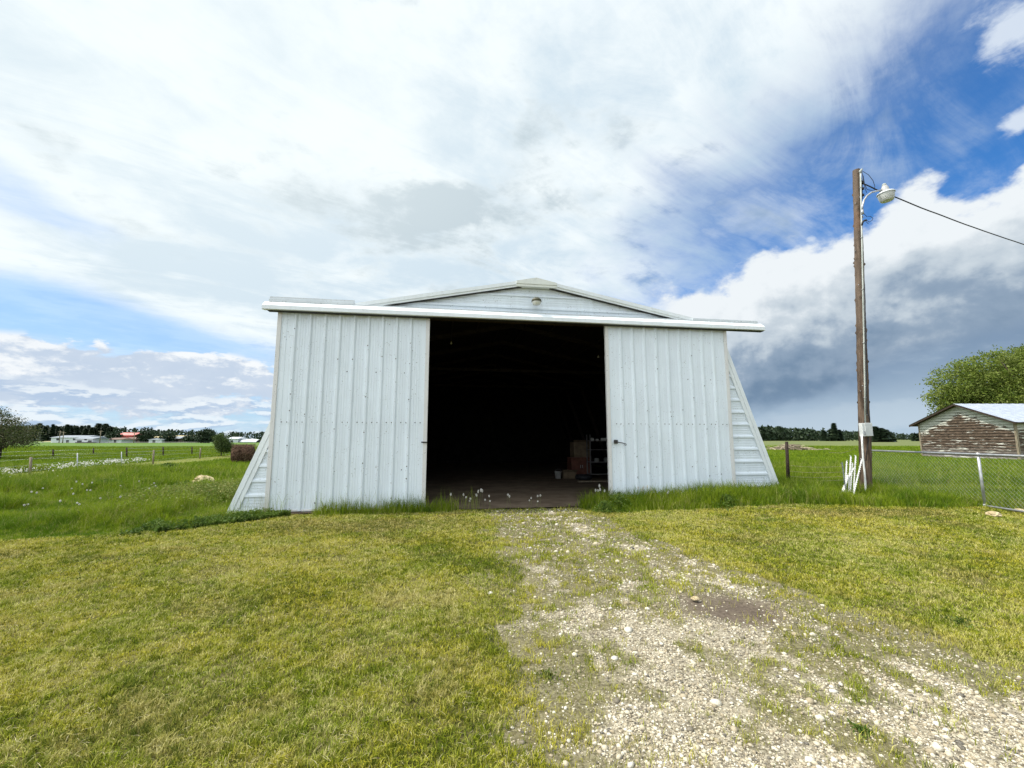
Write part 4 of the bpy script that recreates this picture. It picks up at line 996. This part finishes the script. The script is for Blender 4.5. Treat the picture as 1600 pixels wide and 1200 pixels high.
wood('distant_wood', 'dark wood on the left skyline beyond the farm buildings', (-260, 1150), 420, fl, 23, .50, 60)
b = at(322, 690, 150)
broad_tree('field_tree', (b.x, 150, 0), 'round dark tree on the skyline left of the green shrub', 'tree', [(0, 0, 2.4, 2.7, 2, 2.2), (-1.6, 0, 1.6, 1.5, 1.4, 1.2), (2, 0, 1.7, 1.3, 1.3, 1.3)], 260, 14, .45, .30, M['lf_far'], (.2, 1.2, 0), 14, bark='dark_wood')
for k, (px, w, h, lb) in enumerate(((228, 1.7, 2.2, 'rounded green tree between the pink roof and the white shed'), (262, 1.6, 1.9, 'rounded tree left of the cream field strip'), (178, 1.5, 2.0, 'dark tree hard against the left end of the red barn'), (300, 2.2, 1.4, 'low dark bushes in front of the cream field strip'))):
    b = at(px, 685, 165); broad_tree('yard_tree', (b.x, 165, 0), lb, 'tree', [(0, 0, h, w*1.5, w, h)], 110, 14, .5, .32, M['lf_far'], (.2, 1, 0), 40+k, 'trees among the farm buildings', 'dark_wood')

# ------------------------------------------------------------------ far buildings
M['fw'] = material('far_white', c_flat((.52, .55, .58), (.66, .68, .70), .4), .7, .2)
M['fgr'] = material('far_grey_roof', c_flat((.20, .23, .26), (.28, .31, .34), .4), .6, .3)
M['fred'] = material('far_red', c_flat((.36, .05, .05), (.46, .09, .08), .5), .7, .2)
M['fpink'] = material('far_red_roof', c_flat((.62, .20, .18), (.74, .30, .26), .5), .6, .2)
M['fcream'] = material('far_cream', c_flat((.42, .36, .20), (.52, .44, .26), .3), .8, .1)
M['fbrown'] = material('far_brown', c_flat((.16, .11, .09), (.24, .18, .15), .3), .8, .1)
M['fdark'] = material('far_opening', c_flat((.02, .025, .03), (.05, .05, .06), .3), .5, .3)
def far_house(name, px0, px1, py_wall, py_ridge, Y_, wall, roof, label, cat='building', rz=0.0, deep=9, openings=(), group=None, hip=.12):
    a = at(px0, 685, Y_); b = at(px1, 685, Y_); L = b.x-a.x; hw_ = at(px0, py_wall, Y_).z; hr = at(px0, py_ridge, Y_+deep/2).z; o = empty(name, ((a.x+b.x)/2, Y_, -.25), rz); tag(o, label, cat, group)
    mb = MB(); mb.box((-L/2, 0, 0), (L/2, deep, hw_+.25)); w = mb.build('wall', M[wall], o)
    mb = MB(); e = .4; hp = L*hip
    vs = [(-L/2-e, -e, hw_+.2), (L/2+e, -e, hw_+.2), (L/2+e, deep+e, hw_+.2), (-L/2-e, deep+e, hw_+.2), (-L/2-e+hp, deep/2, hr+.25), (L/2+e-hp, deep/2, hr+.25)]
    mb.add(vs, [(0, 1, 5, 4), (1, 2, 5), (2, 3, 4, 5), (3, 0, 4), (0, 3, 2, 1)]); mb.build('roof', M[roof], o)
    for nm, u, wd, hg in openings:
        x = -L/2+u*L; mb = MB(); z0 = .25 if nm != 'window' else 1.2; mb.box((x-wd/2, -.08, z0), (x+wd/2, -.003, z0+hg)); mb.build(nm, M['fdark'] if nm != 'panel' else M['fw'], o)
far_house('farm_building', 80, 132, 683.5, 680.3, 160, 'fw', 'fgr', 'long low white farm building with a grey roof, left of the red barn', openings=(('window', .2, .9, .7), ('door', .5, 1.0, 1.0), ('window', .7, .9, .7)), hip=.05)
far_house('farm_building', 118, 145, 685.5, 682.5, 150, 'fw', 'fgr', 'small white building in front of the long one', openings=(('door', .25, 1.5, .9), ('window', .6, .8, .5), ('door', .85, 1.3, .9)), hip=.02, deep=6)
far_house('farm_building', 140, 158, 684, 681.8, 172, 'fw', 'fgr', 'white shed joined to the right of the white farm buildings', openings=(('window', .5, .8, .6),), deep=6)
far_house('red_barn', 178, 207, 680.0, 676.0, 185, 'fred', 'fpink', 'red barn with a pink red metal roof among the farm buildings', 'barn', openings=(('door', .3, 2.2, 2.0), ('window', .7, 1, .8)), hip=.03)
far_house('cottage', 166, 190, 686.5, 684, 158, 'fw', 'fbrown', 'low pale cottage in front of the red barn', openings=(('window', .3, .8, .6), ('door', .6, .8, 1.0)), deep=6)
far_house('cottage', 190, 219, 686.2, 683.2, 164, 'fbrown', 'fbrown', 'brown cottage just right of the red barn', openings=(('window', .3, .9, .6), ('door', .55, .9, 1.1)), deep=6)
far_house('cottage', 233, 253, 686.6, 685.0, 162, 'fw', 'fgr', 'small white shed between two round trees', openings=(('door', .4, 1.0, .9),), deep=6)
far_house('cottage', 268, 281, 685.0, 681.8, 168, 'fbrown', 'fgr', 'small grey house at the left end of the cream field strip', openings=(('window', .3, .8, .7), ('door', .7, .8, 1.0)), deep=6)
far_house('greenhouse', 354, 372, 685.2, 682.8, 170, 'fw', 'fw', 'pale low greenhouse left of a rounder one behind the shrub', openings=(('door', .5, .8, .8),), deep=6)
b0 = at(387, 685, 170); o = empty('greenhouse', (b0.x, 170, -.2)); tag(o, 'white round-topped greenhouse nearest the barn on the skyline', 'building')
mb = MB(); L = 26*170/F_PX; mb.grid([[(x, 3-3*math.cos(a), 1.7*math.sin(a)*(1 if abs(x) < L/2-.8 else .8)) for a in np.linspace(0, math.pi, 14)] for x in (-L/2, -L/2+.8, 0, L/2-.8, L/2)], True); mb.build('cover', M['fw'], o, fixn=False)
mb = MB(); mb.box((-L/2, -.02, 0), (L/2, .05, .45)); mb.build('base_board', M['fgr'], o)
# strip of ripe field, far road
x0 = at(281, 685, 300).x; x1 = at(318, 685, 300).x
mb = MB(); mb.grid([[(x0+(x1-x0)*u, 210+v*90, .05+3.6*v+.0) for u in np.linspace(0, 1, 8)] for v in np.linspace(0, 1, 6)], True); o = mb.build('field_strip', M['fcream'], fixn=False); tag(o, kind='structure')
rd = material('far_gravel', c_flat((.30, .30, .27), (.40, .39, .35), .2), .9, .1)
mb = MB(); mb.grid([[(x, 147+v*4.5+x*.0, .30+.03*v) for x in np.linspace(-190, -100, 12)] for v in (0, 1)]); o = mb.build('road', rd, fixn=False); tag(o, kind='structure')
for px, ty, lb in ((93, 672.5, 'thin utility pole in front of the white farm building'), (98.5, 674, 'thinner leaning utility pole beside the one by the farm building'), (156.5, 672, 'thin utility pole at the right end of the tall spruce row'), (209.5, 674.5, 'thin utility pole just right of the red barn')):
    b = at(px, 685, 146); o = empty('far_pole', (b.x, 146, -.1)); tag(o, lb, 'utility pole', 'utility poles among the farm buildings'); h = at(px, ty, 146).z
    mb = MB(); mb.tube([(0, 0, 0), (0, 0, h)], [.14, .10], 7); mb.build('pole_shaft', M['post_wood'], o); mb = MB(); mb.beam((-.8, 0, h-.35), (.8, 0, h-.35), .12, .12); mb.build('crossarm', M['post_wood'], o)
# brush pile
b = atz(1237, 702.5, .1); bp = empty('brush_pile', (b.x, b.y, .0)); tag(bp, 'heap of cut branches and sticks in the field right of the barn', 'brush pile')
rs = random.Random(8); mb = MB(); mb2 = MB()
for i in range(260):
    u = rs.gauss(0, 1)*1.75; c = Vector((u, rs.gauss(0, .8), max(0, .75*math.exp(-(u/2.3)**2)*rs.random()))); a = rs.uniform(0, 3.14); l = rs.uniform(.5, 1.9); d = Vector((math.cos(a), math.sin(a), rs.uniform(-.15, .4)))*l/2
    p, q = c-d, c+d; p.z = max(p.z, .02); q.z = max(q.z, .02); (mb if i % 3 else mb2).tube([p, (p+q)/2+Vector((0, 0, rs.uniform(-.08, .12))), q], [.05*rs.uniform(.5, 1.3), .04, .015], 5)
mb.build('grey_branches', M['post_wood'], bp); mb2.build('pale_branches', material('pale_branch', c_flat((.42, .35, .24), (.60, .52, .38), 3), .9, .1), bp)
# ------------------------------------------------------------------ grass, weeds and stones
def blade_mesh(name, x, y, h, w, bend, tint, mt, label, cat='grass', z0=None, seed=1, up=None):
    rs = np.random.default_rng(seed); n = len(x); z = gz(x, y)-.006 if z0 is None else z0
    a = rs.uniform(0, 2*np.pi, n); b = rs.uniform(0, 2*np.pi, n)           # facing of the blade and where it leans
    wx, wy = np.cos(a)*w/2, np.sin(a)*w/2; lx, ly = np.cos(b)*bend*h, np.sin(b)*bend*h
    mz = .58*h*np.sqrt(np.maximum(1-(.35*bend)**2, .2)); tz = h*np.sqrt(np.maximum(1-np.minimum(bend, .95)**2, .08))
    P = np.empty((n, 5, 3), np.float32)
    P[:, 0] = np.stack([x-wx, y-wy, z], 1); P[:, 1] = np.stack([x+wx, y+wy, z], 1)
    P[:, 2] = np.stack([x-wx*.8+lx*.35, y-wy*.8+ly*.35, z+mz], 1); P[:, 3] = np.stack([x+wx*.8+lx*.35, y+wy*.8+ly*.35, z+mz], 1)
    P[:, 4] = np.stack([x+lx, y+ly, z+tz], 1)
    f = np.array([[0, 1, 3], [0, 3, 2], [2, 3, 4]])[None]+np.arange(n)[:, None, None]*5
    o = mesh_np(name, P.reshape(-1, 3), f.reshape(-1, 3), mt, np.repeat(tint, 5)); return tag(o, label, cat, kind='stuff')
def wedge(n, y0, y1, p, seed, spread=1.32, pad=.5):
    """points ahead of the camera, thinning out as distance to the power p"""
    rs = np.random.default_rng(seed); k = 2-p; u = rs.random(n)
    y = (y0**k+u*(y1**k-y0**k))**(1/k) if abs(k) > 1e-3 else y0*(y1/y0)**u
    return rs.uniform(-1, 1, n)*(spread*y+pad), y
def lawn_leaf(q):
    p = q.pos(); t = q.attr('tint'); c = c_lawn(q, p)
    c = q.mix(q.ss(t, .50, 1.0)*.9, c, (.56, .51, .21)); return q.mix(q.ss(t, .38, .05)*.85, c, (.055, .095, .008))
M['lawn'] = material('lawn_grass', lawn_leaf, .7, .10, trans=.18)
def tall_leaf(q):
    p = q.pos(); t = q.attr('tint'); n = q.noise(p, .7, 4, .6); m = q.noise(p, 3.5, 3, .6, off=(2, 7, 0))
    c = q.mix(q.ss(n*.5+m*.5, .40, .60), (.095, .175, .006), (.235, .310, .014)); c = q.mix(q.ss(t, .80, 1.0)*.8, c, (.38, .35, .13))
    return q.mix(q.ss(t, .25, .0)*.6, c, (.040, .085, .012))
M['tallg'] = material('long_grass', tall_leaf, .6, .15, trans=.32)
def make_lawn():
    x, y = wedge(1800000, 1.75, 10.2, 1.35, 101, pad=1.7)
    rs = np.random.default_rng(102)
    t = tall(x, y); g_ = gravel(x, y); gs = grassy(x, y)
    keep = (rs.random(len(x)) < (1-t)*np.where(g_ < .5, 1-g_*1.1, 0)*(.30+.70*sst(fbm(x, y, 2.3, 3, 21)*.5+fbm(x, y, 30, 2, 20)*.5, .34, .52)))
    keep &= ~inbarn(x, y, .10); x, y = x[keep], y[keep]; n = len(x)
    cl = fbm(x, y, 5, 3, 22)*.5+fbm(x, y, 28, 2, 28)*.5; h = (.014+.034*sst(cl, .3, .7)+rs.random(n)**2*.020); w = .0036*rs.uniform(.5, 1.6, n)*np.maximum(1, y/3.2)**.8
    tint = np.clip(rs.random(n)*.95+.5*(fbm(x, y, .9, 4, 23)-.5)*2+.45*(fbm(x, y, 14, 2, 24)-.5)*2+.55*(fbm(x, y, 42, 2, 19)-.5)*2-.02, 0, 1)
    blade_mesh('lawn_grass', x, y, h, w, rs.uniform(.25, .97, n), tint, M['lawn'], 'short mown grass, green and straw coloured, in front of the barn', seed=103)
make_lawn()
def make_track_grass():
    x, y = wedge(900000, 1.9, 10.3, 1.3, 111, 1.2)
    rs = np.random.default_rng(112); g_ = gravel(x, y)
    tuft = sst(fbm(x, y, 11, 2, 29), .52, .66)
    keep = (g_ > .3) & (rs.random(len(x)) < (grassy(x, y)*.60+.12*(g_ < .8)+.05)*(.10+.90*tuft)) & ~inbarn(x, y, .1) & (y < 10.1+.1555*x)
    x, y = x[keep], y[keep]; n = len(x)
    h = (.012+.030*fbm(x, y, 9, 3, 25)+.045*rs.random(n)**3+.03*sst(fbm(x, y, 2.5, 3, 26), .5, .7)*rs.random(n)); w = .0034*rs.uniform(.6, 1.5, n)*np.maximum(1, y/3.2)**.8
    tint = np.clip(rs.random(n)*.8+.9*(fbm(x, y, 2.2, 3, 27)-.45), 0, 1)
    blade_mesh('driveway_grass', x, y, h, w, rs.uniform(.15, .9, n), tint, M['lawn'], 'thin tufts of grass growing through the gravel drive', seed=113)
make_track_grass()
def make_tall():
    X, Y, H, Wd, T, B = [], [], [], [], [], []
    rs = np.random.default_rng(122)
    # close: long grass by the barn and fence, weeds on the left
    x, y = wedge(1400000, 6.2, 22, 2.35, 121, 1.34, 1.6)
    t = tall(x, y)*(1-mowpath(x, y)); keep = (rs.random(len(x)) < t) & ~inbarn(x, y, .07); x, y = x[keep], y[keep]; n = len(x)
    left = x < -4.6
    base = np.where(left, .13+.27*sst(fbm(x, y, 1.0, 4, 31), .40, .62)*sst(y-tallfront(x), .1, 1.6), .24+.24*fbm(x, y, 1.1, 3, 32))
    base = np.where((x > -4.6) & (x < -.6), .27+.18*fbm(x, y, 2, 2, 33), base); base = np.where((x > 9.0) & (y < 12), base*.6, base); base = base*(1-.62*np.exp(-((x-8.1)/.6)**2-((y-10.0)/.5)**2))
    near_edge = sst(y-tallfront(x), 0.0, np.where(left, 1.3, .45)); base = base*(np.where(left, .25, .45)+np.where(left, .75, .55)*near_edge)
    h = base*(.35+rs.random(n)**1.3*1.0)*(.75+.5*fbm(x, y, 9, 2, 36)); X += [x]; Y += [y]; H += [h]; Wd += [.0075*rs.uniform(.5, 1.5, n)*np.maximum(1, y/9)]; T += [np.clip(rs.random(n)+.5*(fbm(x, y, 1.5, 3, 34)-.5)+.8*(fbm(x, y, 16, 2, 37)-.5), 0, .97)]; B += [rs.uniform(.1, .75, n)]
    # farther pasture: coarser tufts
    x, y = wedge(420000, 20, 85, 2.0, 125, 1.28); keep = (rs.random(len(x)) < 1-mowpath(x, y)) & (np.abs(x) > 6) & ~inbarn(x, y, .5)
    x, y = x[keep], y[keep]; n = len(x); X += [x]; Y += [y]; H += [(.10+.16*fbm(x, y, .35, 3, 35))*rs.uniform(.5, 1.3, n)]; Wd += [.0075*y/10*rs.uniform(.6, 1.4, n)]; T += [rs.random(n)*.9]; B += [rs.uniform(.1, .7, n)]
    # tall stalks in front of the doors and along the wings
    x = rs.uniform(-6.6, 8.2, 900); yy = 9.37+.1555*(x+5.24)-.10-np.abs(rs.normal(size=900))*.22; k = ((x < -.7) | (x > 1.8)) & ~((x > -4.7) & (x < -4.25)); x, yy = x[k], yy[k]; n = len(x)
    X += [x]; Y += [yy]; H += [rs.uniform(.30, .62, n)*np.where(x > 3, .9, 1)]; Wd += [np.full(n, .0045)]; T += [rs.uniform(.2, 1, n)]; B += [rs.uniform(.05, .4, n)]
    x, y, h, w, t, b = (np.concatenate(a) for a in (X, Y, H, Wd, T, B))
    blade_mesh('long_grass', x, y, h, w, b, t, M['tallg'], 'long green grass and weeds along the barn and over the pasture', seed=123)
make_tall()
def make_path_grass():
    x, y = wedge(420000, 13, 45, 1.8, 131, 1.4); rs = np.random.default_rng(132); k = (rs.random(len(x)) < mowpath(x, y)); x, y = x[k], y[k]; n = len(x)
    blade_mesh('mown_path_grass', x, y, rs.uniform(.02, .05, n), .005*y/9*rs.uniform(.6, 1.4, n), rs.uniform(.3, .9, n), np.clip(rs.random(n), .3, 1), M['lawn'], 'mown strip of pale grass running off to the left', seed=133)
make_path_grass()
# stones
ico = bmesh.new(); bmesh.ops.create_icosphere(ico, subdivisions=1, radius=1); IV = np.array([v.co[:] for v in ico.verts]); IF = np.array([[v.index for v in f.verts] for f in ico.faces]); ico.free()
def stone_col(q):
    t = q.attr('tint'); p = q.pos(); n = q.noise(p, 160, 3, .6)
    c = q.mix(q.ss(t, .0, .30), (.075, .070, .060), (.34, .28, .18)); c = q.mix(q.ss(t, .30, .55), c, (.54, .48, .35)); c = q.mix(q.ss(t, .55, .95), c, (.70, .665, .56))
    return q.mix(q.ss(n, .35, .65)*.35, c, (.38, .34, .27))
M['stone'] = material('gravel_stone', stone_col, .8, .25)
def make_stones():
    x, y = wedge(400000, 1.85, 10.2, 1.6, 141, 1.25); rs = np.random.default_rng(142); g_ = gravel(x, y)
    dn = .42+.58*sst(fbm(x, y, 1.3, 4, 41)*.5+fbm(x, y, 5.5, 3, 42)*.5, .38, .58)
    k = rs.random(len(x)) < np.clip(g_, 0, 1)**1.8*dn*(1-.8*grassy(x, y))*(1-.985*mud(x, y)); k &= (y < 10.0+.1555*x); x, y = x[k], y[k]; n = len(x)
    s = .0043*np.exp(rs.normal(size=n)*.52)*np.maximum(1, y/3.6)**.75; big = rs.random(n) < .02; s[big] *= rs.uniform(1.5, 2.4, big.sum())
    sc = s[:, None]*rs.uniform(.7, 1.35, (n, 3))*np.array([1, 1, .62]); V = IV[None]*(1+rs.uniform(-.16, .16, (n, 12, 1)))*sc[:, None, :]
    a = rs.uniform(0, 6.28, n); c_, s_ = np.cos(a)[:, None], np.sin(a)[:, None]; vx = V[..., 0]*c_-V[..., 1]*s_; vy = V[..., 0]*s_+V[..., 1]*c_
    z = gz(x, y)+gravel(x, y)*(fbm(x, y, 3, 3, 12)-.5)*.035-mud(x, y)*.03
    P = np.stack([vx+x[:, None], vy+y[:, None], V[..., 2]+(z+s*.22)[:, None]], -1)
    f = IF[None]+np.arange(n)[:, None, None]*12
    o = mesh_np('gravel_stones', P.reshape(-1, 3), f.reshape(-1, 3), M['stone'], np.repeat(np.clip(rs.normal(.50, .27, n), 0, 1), 12)); tag(o, 'white, cream and grey stones strewn over the driveway', 'gravel', kind='stuff')
make_stones()
# leafy cover beside the left corner, and clumps in the long grass
M['leafy'] = leaf_mat('broad_leaf', (.055, .105, .014), (.105, .175, .022), (.18, .23, .04), .35)
M['leafy2'] = leaf_mat('yellow_leaf', (.10, .15, .02), (.17, .20, .035), (.28, .26, .08), .3)
def leaf_cover(name, label, pts, size, mt, seed, hgt):
    rs = np.random.default_rng(seed); pts = np.array(pts); v, f = leaves(pts, size, rs, aspect=.55)
    o = mesh_np(name, v, f, mt, np.repeat(rs.random(len(pts)), 4)); tag(o, label, 'plant', kind='stuff')
rs = np.random.default_rng(51)
u = rs.random(26000); bx_ = np.interp(u, [0, .5, 1], [-6.5, -5.5, -4.62]); by_ = np.interp(bx_, [-8, -6.2, -5.4, -4.8, -4.5], [7.05, 7.5, 8.35, 9.0, 9.3])+rs.random(26000)**1.3*.95-.08
hh_ = (.02+.22*fbm(bx_, by_, 4, 3, 52)*rs.random(26000))*rs.random(26000)**.6; kk = ~inbarn(bx_, by_, .06) & ((bx_ < -4.9) | (by_ < 9.25)) & (fbm(bx_, by_, 4.5, 3, 57)+.25*(rs.random(26000)-.5) > .45)
leaf_cover('leafy_ground_cover', 'dark leafy weeds massed at the left front corner of the barn', np.stack([bx_, by_, gz(bx_, by_)+hh_], 1)[kk], .022, M['leafy'], 53, .2)
u = rs.random(9000); bx_ = rs.normal(-7.6, .55, 9000); by_ = rs.normal(11.0, .9, 9000); hh_ = .12+.35*rs.random(9000); kk = ~inbarn(bx_, by_, .1)
leaf_cover('yellow_weed_cover', 'yellow green flowering weeds beside the left slope of the barn', np.stack([bx_, by_, gz(bx_, by_)+hh_], 1)[kk], .022, M['leafy2'], 54, .3)
# weed plants one can point at
def weed(loc, w, h, n, ls, mt, label, name='broadleaf_weed', group=None, seed=0):
    rs = np.random.default_rng(seed); o = empty(name, loc); tag(o, label, 'weed', group); r = np.abs(rs.normal(size=n))*.5; a = rs.uniform(0, 6.28, n); z = h*rs.random(n)**.8*np.exp(-r*r*1.2)
    P = np.stack([w*r*np.cos(a), w*r*np.sin(a), z+.01], 1); v, f = leaves(P, ls, rs, aspect=.38); mesh_np('leaves', v, f, mt, np.repeat(rs.random(n), 4), o)
    mb = MB()
    for i in range(10): p = Vector(P[rs.integers(n)]); mb.tube([(0, 0, 0), p*.5+Vector((0, 0, .02)), p], [.004, .003, .0015], 4)
    mb.build('stems', mt, o); return o
WD = [((1135, 790), .42, .24, 900, .030, 'leafy', 'dark leafy weed clump in the long grass below the right door'), ((968, 790), .35, .42, 700, .024, 'leafy', 'tall ragged weed at the left foot of the right door'),
      ((945, 793), .30, .26, 600, .024, 'leafy', 'low leafy weed at the edge of the opening by the right door'), ((165, 765), .8, .32, 900, .045, 'leafy', 'dark green weed mound in the left pasture'),
      ((262, 733), .9, .30, 700, .06, 'leafy', 'dark weed clump beyond the boulder towards the field fence'), ((290, 762), .5, .22, 500, .04, 'leafy', 'dark low plant just in front of the tan boulder'),
      ((855, 1060), .13, .035, 120, .014, 'leafy2', 'dark green tuft on the left edge of the gravel, nearest the lawn'), ((1345, 1145), .10, .03, 70, .016, 'leafy', 'flat leafy weed in the gravel near the bottom right'), ((1500, 975), .18, .05, 200, .013, 'leafy', 'dark weed where the lawn meets the gravel on the far right'),
      ]
for k, ((px, py), w, h, n, ls, mt, lb) in enumerate(WD):
    b = atz(px, py, float(.12 if px > 940 and py < 800 else 0)); b.z = gzf(b.x, b.y)-.005; weed(b, w, h, n, ls, M[mt], lb, seed=60+k)
# dandelion clocks
M['clock'] = material('seed_head', c_flat((.66, .64, .60), (.80, .79, .76), 30), .9, .1, trans=.3); M['stem'] = material('flower_stem', c_flat((.10, .13, .04), (.17, .19, .07), 9), .7, .2)
def dandelion():
    o = empty('dandelion'); mb = MB(); mb.tube([(0, 0, 0), (.01, 0, .5), (0, .01, .97)], [.011, .009, .007], 5); mb.build('stem', M['stem'], o)
    mb = MB(); rs = np.random.default_rng(9)
    for i in range(90):
        d = Vector(rs.normal(size=3)).normalized(); a = d.cross(Vector(rs.normal(size=3))).normalized(); c = d.cross(a); p = Vector((0, .01, .98))
        r = .075; mb.add([p+d*.01, p+d*r+a*.022, p+d*r*1.1+c*.004, p+d*r-a*.022], [(0, 1, 2, 3)])
    mb.build('seed_head', M['clock'], o, fixn=False); return o
dd0 = dandelion(); first = True
def put_d(p, h, label, group):
    global first
    o = dd0 if first else copy_tree(dd0); first = False; o.location = p; o.scale = (.32+.05*random.random(),)*2+(h,); o.scale = (.24, .24, h); o.rotation_euler = (random.uniform(-.12, .12), random.uniform(-.12, .12), random.uniform(0, 6)); tag(o, label, 'flower', group)
random.seed(12)
_dd = sorted(((707, 772), (726, 773), (730, 777), (733.5, 783), (737, 778.5), (741, 774), (744.5, 767.5), (748, 766), (753, 767), (748.5, 773), (757, 781), (766, 775), (766, 783), (791.5, 773), (798, 775), (830, 778), (826.5, 782), (838, 775), (843, 774), (838.5, 783), (934, 759), (930.5, 766), (934, 764.5), (937, 766.5), (942.5, 767)))
DOORD = {}
for k, q_ in enumerate(_dd):
    if k < 13: DOORD[q_] = '%s white dandelion clock from the left in the doorway cluster by the left door' % ORD[k]
    elif k < 15: DOORD[q_] = '%s of the two white dandelion clocks alone at the middle of the doorway' % ('left', 'right')[k-13]
    elif k < 20: DOORD[q_] = '%s white dandelion clock from the left in the doorway cluster right of the middle' % ORD[k-15]
    else: DOORD[q_] = '%s white dandelion clock from the left in the weeds by the right door' % ORD[k-20]
for px, py in ((707, 772), (726, 773), (730, 777), (733.5, 783), (737, 778.5), (741, 774), (744.5, 767.5), (748, 766), (753, 767), (748.5, 773), (757, 781), (766, 775), (766, 783), (791.5, 773), (798, 775), (830, 778), (826.5, 782), (838, 775), (843, 774), (838.5, 783), (934, 759), (930.5, 766), (934, 764.5), (937, 766.5), (942.5, 767)):
    Y_ = 9.85+.1555*(px-800)/68+random.uniform(-.12, .12)-.05; p = at(px, py, Y_); z = gzf(p.x, p.y); put_d(Vector((p.x, p.y, z)), max(p.z-z, .06)/.98, DOORD[(px, py)], 'dandelion clocks in the doorway')
for px, py in ((1001, 762), (1005.5, 765), (1008, 761.5), (1011, 760), (1015.5, 764), (1041, 770), (1047.5, 768)):
    Y_ = 10.1; p = at(px, py, Y_); z = gzf(p.x, p.y); put_d(Vector((p.x, p.y, z)), (p.z-z)/.98, '%s dandelion clock from the left above the long grass under the right door' % ORD[[1001, 1005.5, 1008, 1011, 1015.5, 1041, 1047.5].index(px)], 'dandelion clocks under the right door')
_k = 0; _pxs = sorted(random.uniform(5, 345) for _ in range(34))
for i in range(34):
    px = _pxs[i]; py = random.uniform(755, 815); b = atz(px, py, 0)
    if tall(np.array([b.x]), np.array([b.y]))[0] > .5 and not inbarn(b.x, b.y, .3): put_d(Vector((b.x, b.y, gzf(b.x, b.y))), random.uniform(.20, .34), '%s white dandelion clock from the left among the weeds left of the barn' % ORD[_k], 'dandelion clocks in the left weeds'); _k += 1
def flowers(name, label, x, y, hlo, hhi, size, seed, col):
    rs = np.random.default_rng(seed); n = len(x); P = np.stack([x, y, gz(x, y)+rs.uniform(hlo, hhi, n)], 1); v, f = leaves(P, size, rs, aspect=.9); o = mesh_np(name, v, f, col, np.repeat(rs.random(n), 4)); tag(o, label, 'flowers', kind='stuff')
rs = np.random.default_rng(71); t = rs.random(2600); x = -19.9-5.2*t+rs.normal(size=2600)*.6-1.6*(1-t); y = 18.5+11.5*t+rs.normal(size=2600)*.45; k = fbm(x, y, 1.6, 3, 72) > .46
flowers('white_flower_strip', 'strip of small white flowers along the near field fence', x[k]-.9, y[k], .10, .28, .030, 73, M['clock'])
x, y = wedge(5200, 7, 30, 2.0, 74, 1.25); k = (x < -5) & (tall(x, y) > .5) & (mowpath(x, y) < .1) & ~inbarn(x, y, .3) & (fbm(x, y, .7, 3, 75) > .47)
flowers('small_wildflowers', 'scattered tiny pale flowers in the left pasture', x[k], y[k], .12, .26, .011, 76, M['leafy2'])
# cut straw bits lying on the lawn
x, y = wedge(5200, 2.2, 9.5, 1.5, 81, 1.25); k = (tall(x, y) < .1) & (gravel(x, y) < .5) & ~inbarn(x, y, .1); x, y = x[k], y[k]; rs = np.random.default_rng(82); n = len(x); a = rs.uniform(0, 6.28, n); L = rs.uniform(.012, .04, n); w = .0008*np.maximum(1, y/3)
z = gz(x, y)+.03+rs.random(n)*.012; dx_, dy_ = np.cos(a)*L, np.sin(a)*L; P = np.stack([np.stack([x-dx_, y-dy_, z], 1), np.stack([x-dy_/L*w, y+dx_/L*w, z+.004], 1), np.stack([x+dx_, y+dy_, z+rs.uniform(-.012, .012, n)], 1), np.stack([x+dy_/L*w, y-dx_/L*w, z+.004], 1)], 1)
o = mesh_np('straw_bits', P.reshape(-1, 3), np.arange(n*4).reshape(-1, 4), M['straw_d'] if 'straw_d' in M else material('dry_straw', c_flat((.40, .35, .20), (.56, .50, .32), 9), .8, .2)); tag(o, 'dry straw bits lying on the mown lawn', 'straw', kind='stuff')
# pale stones by the fence
for k, (px, py, s, lb) in enumerate(((1592, 800, .09, 'pale stone at the foot of the fence, at the edge of the picture'), (1553, 806, .11, 'pale stone in the dry grass under the fence, left of the other'), (1456, 913, .03, 'small pale stone lying in the right lawn'), (1086, 937, .035, 'white cobble at the upper left rim of the muddy patch'))):
    b = atz(px, py, gzf(*atz(px, py, .1)[:2])); tag(rock('field_stone', (b.x, b.y, gzf(b.x, b.y)+s*.3), (s, s*.8, s*.55), M['boulder_'] if 'boulder_' in M else bpy.data.materials['boulder'], 5+k), lb, 'stone')
